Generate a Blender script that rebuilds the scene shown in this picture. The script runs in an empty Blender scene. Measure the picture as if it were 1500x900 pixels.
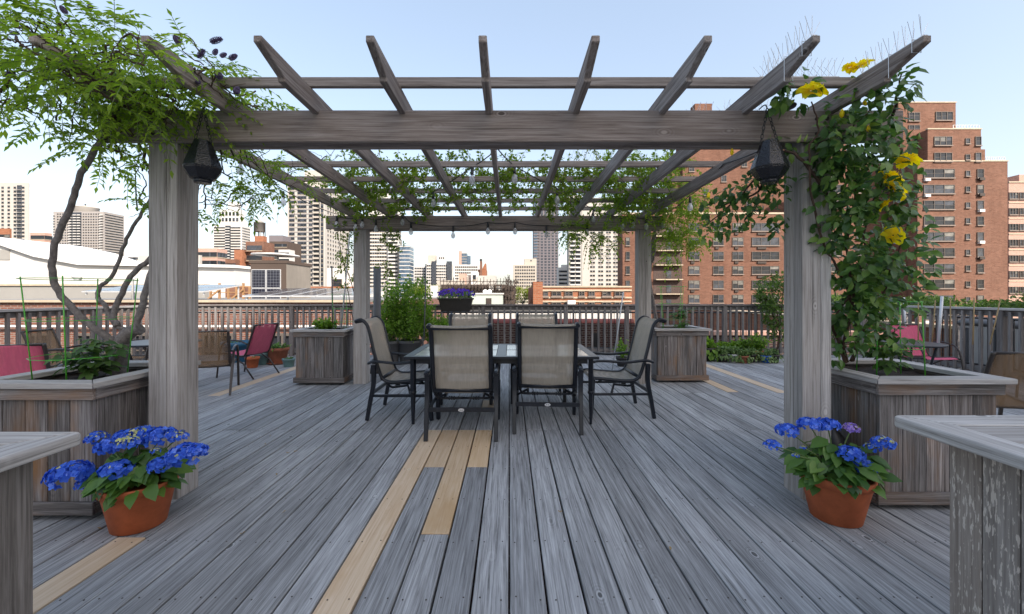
import bpy, math, random
from mathutils import Vector, Matrix, Euler

RN = random.Random(11)
H, F, CX, HY = 1.4, 620.0, 746.0, 432.0       # eye height, focal length (photo px), vanishing point
PI = math.pi
scene = bpy.context.scene
COL = scene.collection

def at(px, py, D):
    return Vector(((px - CX) / F * D, D, H - (py - HY) / F * D))
def xa(px, D): return (px - CX) / F * D
def za(py, D): return H - (py - HY) / F * D
def gd(py, z=0.0): return (H - z) * F / (py - HY)
def rr(a, b): return RN.uniform(a, b)

# ------------------------------------------------------------------ objects
def tag(o, label=None, cat=None, group=None, kind=None):
    if label: o['label'] = label
    if cat: o['category'] = cat
    if group: o['group'] = group
    if kind: o['kind'] = kind
    return o

def thing(name, label, cat, loc=(0, 0, 0), rz=0.0, group=None):
    o = bpy.data.objects.new(name, None)
    COL.objects.link(o)
    o.empty_display_size = 0.1
    o.location = loc
    o.rotation_euler = (0, 0, rz)
    return tag(o, label, cat, group)

def rootloc(o):
    v = Vector((0, 0, 0))
    while o is not None:
        v += Vector(o.location)
        o = o.parent
    return v

def copy_tree(o, parent=None):
    c = o.copy()
    COL.objects.link(c)
    if parent is not None: c.parent = parent
    for ch in o.children: copy_tree(ch, c)
    return c

def again(src, loc, rz, label=None, group=None):
    c = copy_tree(src)
    c.location = loc
    c.rotation_euler = (0, 0, rz)
    if label: c['label'] = label
    if group: c['group'] = group
    return c

# ------------------------------------------------------------------ mesh builder
class MB:
    def __init__(self):
        self.v = []; self.f = []; self.m = []; self.r = []; self.s = []
    def face(self, idx, m=0, r=None, s=False):
        self.f.append(idx); self.m.append(m); self.r.append(RN.random() if r is None else r); self.s.append(s)
    def box(self, a, b, m=0, M=None, r=None):
        r = RN.random() if r is None else r
        n = len(self.v)
        x0, y0, z0 = a; x1, y1, z1 = b
        P = [(x0,y0,z0),(x1,y0,z0),(x1,y1,z0),(x0,y1,z0),(x0,y0,z1),(x1,y0,z1),(x1,y1,z1),(x0,y1,z1)]
        if M is not None: P = [tuple(M @ Vector(p)) for p in P]
        self.v += P
        for q in ((0,3,2,1),(4,5,6,7),(0,1,5,4),(1,2,6,5),(2,3,7,6),(3,0,4,7)):
            self.face([n+i for i in q], m, r)
        return self
    def prism(self, poly, vec, m=0, r=None):
        r = RN.random() if r is None else r
        n = len(self.v); k = len(poly)
        vec = Vector(vec)
        self.v += [tuple(p) for p in poly] + [tuple(Vector(p) + vec) for p in poly]
        self.face([n+i for i in range(k)][::-1], m, r)
        self.face([n+k+i for i in range(k)], m, r)
        for i in range(k):
            j = (i+1) % k
            self.face([n+i, n+j, n+k+j, n+k+i], m, r)
        return self
    def tube(self, pts, rad, n=8, m=0, r=None, flat=1.0):
        r = RN.random() if r is None else r
        pts = [Vector(p) for p in pts]
        if not isinstance(rad, (list, tuple)): rad = [rad]*len(pts)
        base = len(self.v)
        up = Vector((0.13, 0.31, 0.94))
        for i, p in enumerate(pts):
            if i == 0: d = pts[1]-p
            elif i == len(pts)-1: d = p-pts[i-1]
            else: d = pts[i+1]-pts[i-1]
            if d.length < 1e-9: d = Vector((0,0,1))
            d.normalize()
            if i == 0:
                if abs(d.dot(up)) > .95: up = Vector((1,0,0))
                s = d.cross(up).normalized()
            else:
                s = s - d*s.dot(d)
                if s.length < 1e-6: s = d.cross(Vector((1,0,.2)))
                s.normalize()
            t = d.cross(s)
            for k in range(n):
                a = 2*PI*(k+.5)/n
                self.v.append(tuple(p + (s*math.cos(a) + t*math.sin(a)*flat)*rad[i]))
        for i in range(len(pts)-1):
            for k in range(n):
                k2 = (k+1) % n
                self.face([base+i*n+k, base+i*n+k2, base+(i+1)*n+k2, base+(i+1)*n+k], m, r, n > 4)
        self.face([base+k for k in range(n)][::-1], m, r)
        e = base+(len(pts)-1)*n
        self.face([e+k for k in range(n)], m, r)
        return self
    def lathe(self, prof, n=24, c=(0,0,0), m=0, smooth=True, M=None, r=None, closed=True):
        r = RN.random() if r is None else r
        b = len(self.v)
        for (q, z) in prof:
            for k in range(n):
                a = 2*PI*k/n
                p = Vector((c[0]+q*math.cos(a), c[1]+q*math.sin(a), c[2]+z))
                if M is not None: p = M @ p
                self.v.append(tuple(p))
        for i in range(len(prof)-1):
            for k in range(n):
                k2 = (k+1) % n
                self.face([b+i*n+k, b+i*n+k2, b+(i+1)*n+k2, b+(i+1)*n+k], m, r, smooth)
        if closed:
            self.face([b+k for k in range(n)][::-1], m, r)
            e = b+(len(prof)-1)*n
            self.face([e+k for k in range(n)], m, r)
        return self
    def leaf(self, p, d, nrm, L, W, m=0, fold=.18, droop=.2, small=False, r=None):
        """a leaf blade: base p, direction d, face normal nrm"""
        r = RN.random() if r is None else r
        d = d.normalized()
        s = d.cross(nrm)
        if s.length < 1e-4: s = d.cross(Vector((.3,.5,.8)))
        s.normalize(); u = s.cross(d)
        b = len(self.v)
        def P(t, w, h): return tuple(p + d*(L*t) + s*(W*.5*w) + u*(W*h - L*droop*t*t))
        if small:
            self.v += [P(0,0,0), P(.45,1,fold), P(.45,-1,fold), P(1,0,0)]
            self.face([b,b+1,b+3], m, r); self.face([b,b+3,b+2], m, r)
        else:
            self.v += [P(0,0,0), P(.3,.92,fold), P(.3,0,0), P(.3,-.92,fold), P(.65,.8,fold*.9), P(.65,0,0), P(.65,-.8,fold*.9), P(1,0,0)]
            for q in ((0,1,2),(0,2,3),(1,4,5,2),(2,5,6,3),(4,7,5),(5,7,6)):
                self.face([b+i for i in q], m, r, True)
        return self
    def add_mesh(self, me, M):
        b = len(self.v)
        self.v += [tuple(M @ v.co) for v in me.vertices]
        for p in me.polygons:
            self.face([b+i for i in p.vertices], p.material_index)
    def mesh(self, name, mats, off=Vector((0,0,0))):
        me = bpy.data.meshes.new(name)
        ox, oy, oz = off
        me.from_pydata([(x-ox, y-oy, z-oz) for x, y, z in self.v], [], self.f)
        if not isinstance(mats, (list, tuple)): mats = [mats]
        for mt in mats: me.materials.append(mt)
        me.polygons.foreach_set('material_index', self.m)
        me.polygons.foreach_set('use_smooth', self.s)
        at_ = me.attributes.new('rnd', 'FLOAT', 'FACE')
        at_.data.foreach_set('value', self.r)
        me.update()
        return me
    def build(self, name, mats, parent=None, bevel=0.0, seg=1):
        off = rootloc(parent) if parent is not None else Vector((0,0,0))
        o = bpy.data.objects.new(name, self.mesh(name, mats, off))
        COL.objects.link(o)
        if parent is not None: o.parent = parent
        if bevel:
            md = o.modifiers.new('edge', 'BEVEL')
            md.width = bevel; md.segments = seg; md.limit_method = 'ANGLE'; md.angle_limit = math.radians(40)
        return o

def inst(me, name, parent, loc, rz=0.0, rot=None, scale=None):
    """a child object that shares mesh data; loc in world"""
    o = bpy.data.objects.new(name, me)
    COL.objects.link(o)
    o.location = Vector(loc) - (rootloc(parent) if parent else Vector((0,0,0)))
    o.rotation_euler = rot if rot is not None else (0,0,rz)
    if scale: o.scale = (scale,)*3
    if parent: o.parent = parent
    return o

def curve(pts, k=6):
    """Catmull-Rom through the points"""
    pts = [Vector(p) for p in pts]
    if len(pts) < 3: return pts
    P = [pts[0]*2-pts[1]] + pts + [pts[-1]*2-pts[-2]]
    out = []
    for i in range(1, len(P)-2):
        for j in range(k):
            t = j/k
            a, b, c, d = P[i-1], P[i], P[i+1], P[i+2]
            out.append(.5*((2*b) + (c-a)*t + (2*a-5*b+4*c-d)*t*t + (3*b-a-3*c+d)*t**3))
    out.append(pts[-1])
    return out
def taper(n, a, b, p=1.0): return [a+(b-a)*(i/(n-1))**p for i in range(n)]

# ------------------------------------------------------------------ materials
class NT:
    def __init__(self, name):
        self.mat = bpy.data.materials.new(name); self.mat.use_nodes = True
        self.t = self.mat.node_tree; self.n = self.t.nodes; self.l = self.t.links
        self.b = self.n['Principled BSDF']; self.out = self.n['Material Output']
    def new(self, t, **kw):
        n = self.n.new(t)
        for k, v in kw.items():
            if k.startswith('i_'): n.inputs[k[2:].replace('_', ' ')].default_value = v
            else: setattr(n, k, v)
        return n
    def link(self, a, b): self.l.new(a, b)
    def coord(self): return self.new('ShaderNodeTexCoord').outputs['Object']
    def attr(self): return self.new('ShaderNodeAttribute', attribute_name='rnd').outputs['Fac']
    def mapping(self, v, scale=(1,1,1), loc=(0,0,0)):
        m = self.new('ShaderNodeMapping'); m.inputs['Scale'].default_value = scale; m.inputs['Location'].default_value = loc
        self.link(v, m.inputs['Vector']); return m.outputs['Vector']
    def noise(self, v, scale=5, detail=4, rough=.6, dist=0):
        n = self.new('ShaderNodeTexNoise'); n.inputs['Scale'].default_value = scale; n.inputs['Detail'].default_value = detail
        n.inputs['Roughness'].default_value = rough; n.inputs['Distortion'].default_value = dist
        if v is not None: self.link(v, n.inputs['Vector'])
        return n.outputs['Fac']
    def ramp(self, f, stops):
        r = self.new('ShaderNodeValToRGB'); e = r.color_ramp.elements
        while len(e) < len(stops): e.new(.5)
        for i, (p, c) in enumerate(stops):
            e[i].position = p; e[i].color = c if len(c) == 4 else (*c, 1)
        self.link(f, r.inputs['Fac']); return r.outputs['Color']
    def mix(self, f, a, b, blend='MIX'):
        m = self.new('ShaderNodeMix', data_type='RGBA', blend_type=blend)
        for sock, val in ((m.inputs[0], f), (m.inputs[6], a), (m.inputs[7], b)):
            if isinstance(val, (int, float)): sock.default_value = val
            elif isinstance(val, tuple): sock.default_value = val if len(val) == 4 else (*val, 1)
            else: self.link(val, sock)
        return m.outputs[2]
    def math(self, op, a, b=None, c=None):
        m = self.new('ShaderNodeMath', operation=op)
        for i, val in enumerate((a, b, c)):
            if val is None: continue
            if isinstance(val, (int, float)): m.inputs[i].default_value = val
            else: self.link(val, m.inputs[i])
        return m.outputs[0]
    def vmath(self, op, a, b):
        m = self.new('ShaderNodeVectorMath', operation=op)
        for i, val in enumerate((a, b)):
            if isinstance(val, tuple): m.inputs[i].default_value = val
            else: self.link(val, m.inputs[i])
        return m.outputs[0]
    def bump(self, h, strength=.3, dist=.01):
        b = self.new('ShaderNodeBump'); b.inputs['Strength'].default_value = strength; b.inputs['Distance'].default_value = dist
        self.link(h, b.inputs['Height']); self.link(b.outputs[0], self.b.inputs['Normal']); return b.outputs[0]
    def col(self, c):
        if isinstance(c, tuple): self.b.inputs['Base Color'].default_value = (*c, 1)
        else: self.link(c, self.b.inputs['Base Color'])
    def set(self, rough=.6, metal=0.0, spec=.5):
        self.b.inputs['Roughness'].default_value = rough; self.b.inputs['Metallic'].default_value = metal
        self.b.inputs['Specular IOR Level'].default_value = spec

def plain(name, c, rough=.6, metal=0.0, var=.12, scale=12, spec=.5, bump=0.0):
    t = NT(name); co = t.coord()
    f = t.noise(co, scale, 5, .65)
    t.col(t.ramp(f, [(.3, tuple(x*(1-var) for x in c)), (.7, tuple(min(1, x*(1+var)) for x in c))]))
    t.set(rough, metal, spec)
    if bump: t.bump(t.noise(co, scale*4, 4, .6), bump, .004)
    return t.mat

def wood(name, axis, dark, mid, light, knots=True, white=.35, warm=None, per=.35, rough=.85, fine=1.0, bump=.5, crack=.5, spec=.2):
    """weathered timber, grain along one object axis, each board its own random shift"""
    t = NT(name); co = t.coord(); rn = t.attr()
    off = t.new('ShaderNodeCombineXYZ')
    for i, k in enumerate((37.0, 23.0, 51.0)): t.link(t.math('MULTIPLY', rn, k), off.inputs[i])
    v = t.vmath('ADD', co, off.outputs[0])
    def sc(al, ac):
        s = [ac*fine]*3; s[axis] = al*fine
        return t.mapping(v, tuple(s))
    # knots bend the grain
    kv = t.new('ShaderNodeTexVoronoi', feature='F1'); kv.inputs['Scale'].default_value = 1.0
    t.link(sc(4.6, 8.5), kv.inputs['Vector'])
    kd = kv.outputs['Distance']
    sep = t.new('ShaderNodeSeparateColor'); t.link(kv.outputs['Color'], sep.inputs[0])
    pick = t.math('GREATER_THAN', sep.outputs[0], .82)
    near = t.math('MULTIPLY', t.math('SUBTRACT', 1.0, t.math('SMOOTH_MIN', t.math('MULTIPLY', kd, 2.2), 1.0, .2)), pick)
    g = t.noise(sc(1.1, 22), 1.0, 7, .72, 1.6)
    g2 = t.noise(sc(2.6, 110), 1.0, 3, .6, .4)
    g3 = t.noise(sc(1.6, 58), 1.0, 5, .7, .8)
    gg = t.math('ADD', t.math('ADD', t.math('MULTIPLY', g, .30), t.math('MULTIPLY', g3, .36)), t.math('MULTIPLY', g2, .34))
    if knots: gg = t.math('ADD', gg, t.math('MULTIPLY', t.math('SINE', t.math('MULTIPLY', kd, 60)), t.math('MULTIPLY', near, .05)))
    c = t.ramp(gg, [(.37, dark), (.48, mid), (.61, light)])
    # broad weathering patches
    big = t.noise(sc(.5, 3.2), 1.0, 4, .6)
    c = t.mix(t.ramp(big, [(.35, (.0,)*3), (.7, (.4,)*3)]), c, dark)
    if warm: c = t.mix(t.ramp(t.noise(sc(.9, 2.6), 1.3, 4, .6), [(.52, (0,)*3), (.72, (.85,)*3)]), c, warm)
    # pale raised streaks
    ws = t.ramp(t.noise(sc(.8, 34), 1.0, 6, .72, .9), [(.6, (0,)*3), (.74, (white*.75,)*3)])
    c = t.mix(ws, c, tuple(min(.75, x*1.75+.05) for x in light))
    # drying cracks
    cr = t.ramp(t.noise(sc(.55, 42), 1.0, 2, .5, .3), [(.70, (0,)*3), (.76, (crack,)*3)])
    c = t.mix(cr, c, tuple(x*.25 for x in dark))
    if knots:
        c = t.mix(t.ramp(t.math('MULTIPLY', t.math('SUBTRACT', .17, kd), pick), [(.0, (0,)*3), (.03, (.28,)*3)]), c, tuple(min(.7, x*1.25) for x in light))
        c = t.mix(t.ramp(t.math('MULTIPLY', t.math('SUBTRACT', .115, kd), pick), [(.0, (0,)*3), (.02, (.85,)*3)]), c, tuple(x*.62 for x in dark))
    hs = t.new('ShaderNodeHueSaturation')
    t.link(t.math('ADD', 1-per/2, t.math('MULTIPLY', rn, per)), hs.inputs['Value'])
    t.link(t.math('ADD', .75, t.math('MULTIPLY', t.math('FRACT', t.math('MULTIPLY', rn, 7.7)), .5)), hs.inputs['Saturation'])
    t.link(c, hs.inputs['Color'])
    t.col(hs.outputs[0]); t.set(rough, 0, spec)
    t.bump(t.math('SUBTRACT', gg, t.math('MULTIPLY', cr, .5)), bump, .006)
    return t.mat

def leafmat(name, c1, c2, trans=.35, rough=.45, c3=None):
    t = NT(name); rn = t.attr(); co = t.coord()
    f = t.math('ADD', t.math('MULTIPLY', rn, .75), t.math('MULTIPLY', t.noise(co, 3.5, 2), .35))
    stops = [(.15, c1), (.75, c2)]
    if c3: stops.append((.97, c3))
    c = t.ramp(f, stops)
    t.col(c); t.set(rough, 0, .4)
    tr = t.new('ShaderNodeBsdfTranslucent'); hs = t.new('ShaderNodeHueSaturation'); hs.inputs['Value'].default_value = 1.5; hs.inputs['Saturation'].default_value = 1.1
    t.link(c, hs.inputs['Color']); t.link(hs.outputs[0], tr.inputs['Color'])
    ms = t.new('ShaderNodeMixShader'); ms.inputs[0].default_value = trans
    t.link(t.b.outputs[0], ms.inputs[1]); t.link(tr.outputs[0], ms.inputs[2]); t.link(ms.outputs[0], t.out.inputs['Surface'])
    return t.mat

def brick(name, c1, c2, mortar, w=.21, h=.068, stain=.3, msize=.012, big=.25):
    t = NT(name); co = t.coord()
    s = t.new('ShaderNodeSeparateXYZ'); t.link(co, s.inputs[0])
    u = t.math('ADD', s.outputs[0], s.outputs[1])
    cb = t.new('ShaderNodeCombineXYZ'); t.link(u, cb.inputs[0]); t.link(s.outputs[2], cb.inputs[1])
    br = t.new('ShaderNodeTexBrick'); t.link(cb.outputs[0], br.inputs['Vector'])
    br.inputs['Scale'].default_value = 1.0; br.inputs['Brick Width'].default_value = w; br.inputs['Row Height'].default_value = h
    br.inputs['Mortar Size'].default_value = msize; br.inputs['Color1'].default_value = (*c1, 1); br.inputs['Color2'].default_value = (*c2, 1)
    br.inputs['Mortar'].default_value = (*mortar, 1); br.inputs['Bias'].default_value = 0
    n = t.noise(t.mapping(co, (1, 1, .35)), .35, 6, .7)
    c = t.mix(t.ramp(n, [(.35, (0,)*3), (.75, (stain,)*3)]), br.outputs['Color'], tuple(x*.45 for x in c1))
    n2 = t.noise(co, 3.0, 5, .75)
    c = t.mix(t.ramp(n2, [(.4, (0,)*3), (.7, (big,)*3)]), c, tuple(min(1, x*1.5) for x in c2))
    t.col(c); t.set(.9, 0, .2); t.bump(br.outputs['Fac'], .25, .01)
    return t.mat

def stucco(name, c, stain=.25, scale=.4):
    t = NT(name); co = t.coord()
    n = t.noise(t.mapping(co, (1, 1, .3)), scale, 7, .7)
    k = t.noise(co, 9, 4, .7)
    cc = t.mix(t.ramp(n, [(.38, (0,)*3), (.75, (stain,)*3)]), c, tuple(x*.5 for x in c))
    cc = t.mix(t.math('MULTIPLY', k, .2), cc, tuple(x*.75 for x in c))
    t.col(cc); t.set(.9, 0, .2); return t.mat

def glassy(name, c, rough=.12, spec=.3):
    t = NT(name); co = t.coord()
    t.col(t.ramp(t.noise(co, .9, 3), [(.35, tuple(x*.6 for x in c)), (.65, tuple(min(1, x*1.4) for x in c))])); t.set(rough, 0, spec); return t.mat

G1 = ((.085,.085,.092), (.175,.178,.19), (.30,.31,.335))
M = {}
M['deck'] = wood('deck_wood', 1, (.10,.10,.102), (.29,.293,.298), (.50,.51,.52), white=.5, per=.42, rough=.72, spec=.25, crack=.6)
M['new'] = wood('new_pine', 1, (.44,.30,.19), (.58,.44,.30), (.66,.53,.39), white=.1, per=.2, bump=.15, crack=.2, rough=.65, warm=(.50,.34,.20))
GP = ((.12,.096,.084), (.275,.232,.208), (.43,.388,.36))
GZ = ((.17,.15,.138), (.38,.352,.33), (.54,.51,.485))
for k, ax in (('x',0),('y',1),('z',2)):
    M['g'+k] = wood('grey_timber_'+k, ax, *(GZ if k == 'z' else GP), white=.18, per=.28, rough=.85)
    M['p'+k] = wood('planter_timber_'+k, ax, (.045,.039,.036), (.16,.142,.134), (.36,.335,.325), white=.5, warm=(.25,.14,.075), per=.55, crack=.7)
    M['c'+k] = wood('cap_timber_'+k, ax, (.19,.175,.163), (.41,.39,.372), (.60,.58,.56), white=.3, per=.2, crack=.7)
    M['r'+k] = wood('rail_timber_'+k, ax, (.085,.075,.07), (.20,.178,.17), (.34,.315,.30), white=.25, per=.4)
def peeling():
    m = wood('peeling_timber', 2, (.13,.108,.093), (.25,.216,.19), (.37,.332,.30), white=.3, per=.3)
    t = NT.__new__(NT); t.mat = m; t.t = m.node_tree; t.n = t.t.nodes; t.l = t.t.links; t.b = t.n['Principled BSDF']; t.out = t.n['Material Output']
    old = t.b.inputs['Base Color'].links[0].from_socket; co = t.coord()
    f = t.noise(t.mapping(co, (120, 120, 24)), 1.0, 3, .55, .3); g = t.noise(t.mapping(co, (9, 9, 3)), 1.0, 3, .6)
    k = t.math('ADD', f, t.math('MULTIPLY', g, .35))
    c = t.mix(t.ramp(k, [(.755, (0,)*3), (.80, (.85,)*3)]), old, (.56,.50,.44))
    t.col(c); return m
M['pedz'] = peeling()
M['cnt'] = wood('grey_counter_timber', 2, (.075,.067,.06), (.19,.172,.158), (.33,.305,.285), white=.35, per=.35, crack=.7)
M['metal'] = plain('charcoal_metal', (.010,.013,.02), .34, 0, .3, 30, .45)
M['brownmetal'] = plain('bronze_metal', (.035,.027,.024), .4, 0, .25, 30)
M['black'] = plain('black_plastic', (.012,.012,.013), .45, 0, .2, 20)
M['white'] = plain('white_paint', (.78,.77,.75), .6, 0, .06, 3)
M['steel'] = plain('pale_steel', (.62,.63,.64), .35, .3, .08, 8)
M['terra'] = plain('terracotta', (.44,.115,.045), .75, 0, .22, 9, .3, .15)
M['terra_old'] = plain('old_terracotta', (.30,.105,.06), .8, 0, .3, 9, .3, .2)
M['soil'] = plain('soil', (.03,.022,.017), .95, 0, .7, 60, .2, 1.0)
M['bark'] = plain('wisteria_bark', (.21,.185,.175), .9, 0, .4, 35, .2, .9)
M['stem'] = plain('brown_stem', (.07,.04,.026), .8, 0, .3, 30)
M['gstem'] = plain('green_stem', (.10,.16,.04), .6, 0, .25, 30)
M['stake'] = plain('green_stake', (.07,.40,.03), .4, 0, .1, 20)
M['cane'] = plain('bamboo_cane', (.32,.22,.10), .6, 0, .2, 20)
M['gpot'] = plain('grey_plastic_pot', (.115,.115,.12), .55, 0, .12, 8)
M['tub'] = plain('blue_plastic', (.012,.10,.19), .4, 0, .12, 6)
M['tealpot'] = plain('teal_glaze', (.12,.22,.22), .3, 0, .2, 14)
M['dkpot'] = plain('dark_pot', (.03,.026,.024), .55, 0, .2, 10)
M['wpot'] = plain('pale_pot', (.5,.5,.5), .6, 0, .15, 10)
M['bluepot'] = plain('bright_blue_pot', (.02,.12,.55), .4, 0, .1, 10)
M['wist'] = leafmat('wisteria_leaf', (.15,.25,.032), (.28,.40,.055), .6, .5, (.40,.50,.09))
M['vine'] = leafmat('vine_leaf', (.09,.17,.022), (.23,.33,.045), .55, .5, (.24,.24,.04))
M['rose'] = leafmat('rose_leaf', (.035,.095,.028), (.10,.195,.042), .36, .35, (.20,.31,.06))
M['hyd'] = leafmat('hydrangea_leaf', (.04,.11,.024), (.12,.24,.045), .3, .4, (.16,.26,.05))
M['tomato'] = leafmat('tomato_leaf', (.035,.085,.02), (.09,.17,.04), .3, .5)
M['bush'] = leafmat('bush_leaf', (.09,.19,.022), (.21,.35,.05), .5, .5, (.19,.29,.05))
M['herb'] = leafmat('herb_leaf', (.06,.12,.03), (.16,.25,.08), .3, .5, (.3,.36,.16))
M['tree'] = leafmat('tree_leaf', (.045,.10,.018), (.12,.20,.04), .35, .5)
M['sunny'] = leafmat('sunlit_tree_leaf', (.12,.17,.02), (.24,.29,.03), .4, .5)  # leaf colour brightened towards yellow so these crowns look sunlit
M['yellow'] = leafmat('yellow_petal', (.92,.72,.02), (.95,.82,.06), .4, .5)
M['bud'] = leafmat('green_bud', (.10,.18,.03), (.2,.28,.06), .2, .5)
M['blue'] = leafmat('blue_petal', (.02,.085,.50), (.06,.19,.78), .25, .55, (.24,.36,.85))
M['lilac'] = leafmat('lilac_petal', (.22,.14,.58), (.48,.32,.74), .25, .55)
M['cream'] = leafmat('cream_bud', (.42,.48,.15), (.62,.62,.3), .2, .55)
M['violet'] = leafmat('violet_petal', (.045,.018,.30), (.11,.04,.50), .25, .55)
M['pod'] = leafmat('wisteria_bloom', (.05,.035,.07), (.13,.10,.20), .2, .7)

def sling(name, c, see=.14):
    t = NT(name); co = t.coord()
    w1 = t.new('ShaderNodeTexWave', wave_type='BANDS', bands_direction='X'); w1.inputs['Scale'].default_value = 55; t.link(co, w1.inputs['Vector'])
    w2 = t.new('ShaderNodeTexWave', wave_type='BANDS', bands_direction='Z'); w2.inputs['Scale'].default_value = 48; t.link(co, w2.inputs['Vector'])
    n = t.noise(t.mapping(co, (60, 8, 8)), 1, 3)
    n2 = t.noise(co, 5, 4)
    f = t.math('ADD', t.math('MULTIPLY', t.math('ADD', w1.outputs['Fac'], w2.outputs['Fac']), .22), t.math('ADD', t.math('MULTIPLY', n, .4), t.math('MULTIPLY', n2, .25)))
    t.col(t.ramp(f, [(.2, tuple(x*.62 for x in c)), (.8, tuple(min(1, x*1.3) for x in c))])); t.set(.75, 0, .25)
    tr = t.new('ShaderNodeBsdfTransparent'); ms = t.new('ShaderNodeMixShader'); ms.inputs[0].default_value = see
    t.link(t.b.outputs[0], ms.inputs[1]); t.link(tr.outputs[0], ms.inputs[2]); t.link(ms.outputs[0], t.out.inputs['Surface'])
    return t.mat
M['sling'] = sling('taupe_sling', (.47,.42,.35), .44)
M['brownsling'] = sling('brown_sling', (.25,.155,.085), .5)
M['pink'] = sling('pink_sling', (.66,.13,.22), .2)

def lantern_mat():
    t = NT('crackled_black_metal'); co = t.coord()
    v = t.new('ShaderNodeTexVoronoi', feature='F1'); v.inputs['Scale'].default_value = 95; t.link(co, v.inputs['Vector'])
    n = t.noise(co, 14, 4, .7)
    f = t.math('ADD', v.outputs['Distance'], t.math('MULTIPLY', n, .35))
    t.col(t.ramp(f, [(.20, (.22,.24,.27)), (.27, (.006,.007,.009)), (.8, (.008,.009,.013))])); t.set(.2, 0, .5)
    t.bump(v.outputs['Distance'], .6, .004); return t.mat
M['lantern'] = lantern_mat()
def bulb_mat():
    t = NT('clear_bulb_glass'); t.col((.75,.76,.78)); t.set(.05, 0, .8)
    tr = t.new('ShaderNodeBsdfTransparent'); ms = t.new('ShaderNodeMixShader'); ms.inputs[0].default_value = .42
    t.link(t.b.outputs[0], ms.inputs[1]); t.link(tr.outputs[0], ms.inputs[2]); t.link(ms.outputs[0], t.out.inputs['Surface']); return t.mat
M['bulb'] = bulb_mat()
def tabletop_mat():
    t = NT('frosted_tile_glass'); co = t.coord()
    t.col(t.ramp(t.noise(co, 20, 5, .7), [(.3, (.36,.36,.35)), (.7, (.50,.50,.48))])); t.set(.14, 0, .6); return t.mat
M['tile'] = tabletop_mat()
def solar_mat():
    t = NT('solar_cells'); co = t.coord()
    s = t.new('ShaderNodeSeparateXYZ'); t.link(co, s.inputs[0])
    cb = t.new('ShaderNodeCombineXYZ'); t.link(s.outputs[0], cb.inputs[0]); t.link(t.math('ADD', s.outputs[1], s.outputs[2]), cb.inputs[1])
    br = t.new('ShaderNodeTexBrick', offset=0.0); t.link(cb.outputs[0], br.inputs['Vector'])
    br.inputs['Scale'].default_value = 1; br.inputs['Brick Width'].default_value = .16; br.inputs['Row Height'].default_value = .16; br.inputs['Mortar Size'].default_value = .006
    br.inputs['Color1'].default_value = (.008,.010,.022,1); br.inputs['Color2'].default_value = (.012,.015,.03,1); br.inputs['Mortar'].default_value = (.16,.17,.2,1)
    t.col(br.outputs['Color']); t.set(.12, 0, .6); return t.mat
M['solar'] = solar_mat()

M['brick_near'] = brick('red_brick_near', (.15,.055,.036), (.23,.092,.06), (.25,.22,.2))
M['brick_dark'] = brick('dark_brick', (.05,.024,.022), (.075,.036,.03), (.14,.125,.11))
M['brick_red'] = brick('red_brick_far', (.15,.07,.046), (.235,.115,.078), (.2,.14,.11), .6, .2, .5, .02)
M['brick_red2'] = brick('russet_brick_far', (.14,.064,.042), (.22,.105,.07), (.18,.125,.1), .6, .2, .6, .02)
M['brick_orange'] = brick('orange_brick_far', (.25,.088,.045), (.33,.13,.07), (.3,.19,.13), .6, .2, .2, .02)
M['brick_pink'] = brick('pink_brick_far', (.42,.25,.19), (.5,.3,.24), (.5,.4,.35), .6, .2, .15, .02)
M['cream_wall'] = stucco('cream_wall', (.48,.455,.42), .15)
M['beige_wall'] = stucco('beige_wall', (.46,.415,.36), .12)
M['taupe_wall'] = stucco('taupe_wall', (.36,.335,.32), .15)
M['white_wall'] = stucco('white_wall', (.62,.605,.58), .22)
M['offwhite_wall'] = stucco('offwhite_wall', (.60,.58,.55), .12)
M['grey_wall'] = stucco('grey_wall', (.33,.32,.30), .35)
M['cement'] = stucco('cement_render', (.26,.235,.205), .6, 1.2)
M['mauve_wall'] = stucco('mauve_wall', (.185,.168,.18), .12)
M['green_wall'] = stucco('pale_green_wall', (.48,.54,.48), .2)
M['dark_wall'] = stucco('soot_brown_wall', (.10,.075,.062), .4)
M['roof'] = stucco('grey_roofing', (.25,.25,.245), .35)
M['asphalt'] = stucco('asphalt', (.06,.06,.062), .2)
M['maroon'] = plain('maroon_coping', (.22,.055,.045), .55, 0, .15, 4)
M['stone'] = plain('stone_coping', (.46,.38,.28), .8, 0, .15, 3)
M['frame'] = plain('window_frame', (.12,.10,.085), .5, 0, .15, 3)
M['wframe'] = plain('white_window_frame', (.6,.58,.55), .5, 0, .1, 3)
M['gl1'] = glassy('dark_glass', (.022,.026,.032))
M['gl2'] = glassy('curtained_glass', (.17,.165,.15), .2)
M['gl3'] = glassy('grey_glass', (.055,.062,.075))
M['glb'] = glassy('blue_glass', (.07,.11,.16), .06, .6)
M['sill'] = plain('window_sill', (.24,.19,.16), .8, 0, .1, 3)
M['iron'] = plain('rusty_iron', (.045,.032,.026), .7, 0, .4, 8)
M['honeywood'] = plain('honey_timber', (.34,.19,.09), .7, 0, .2, 6)

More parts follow.
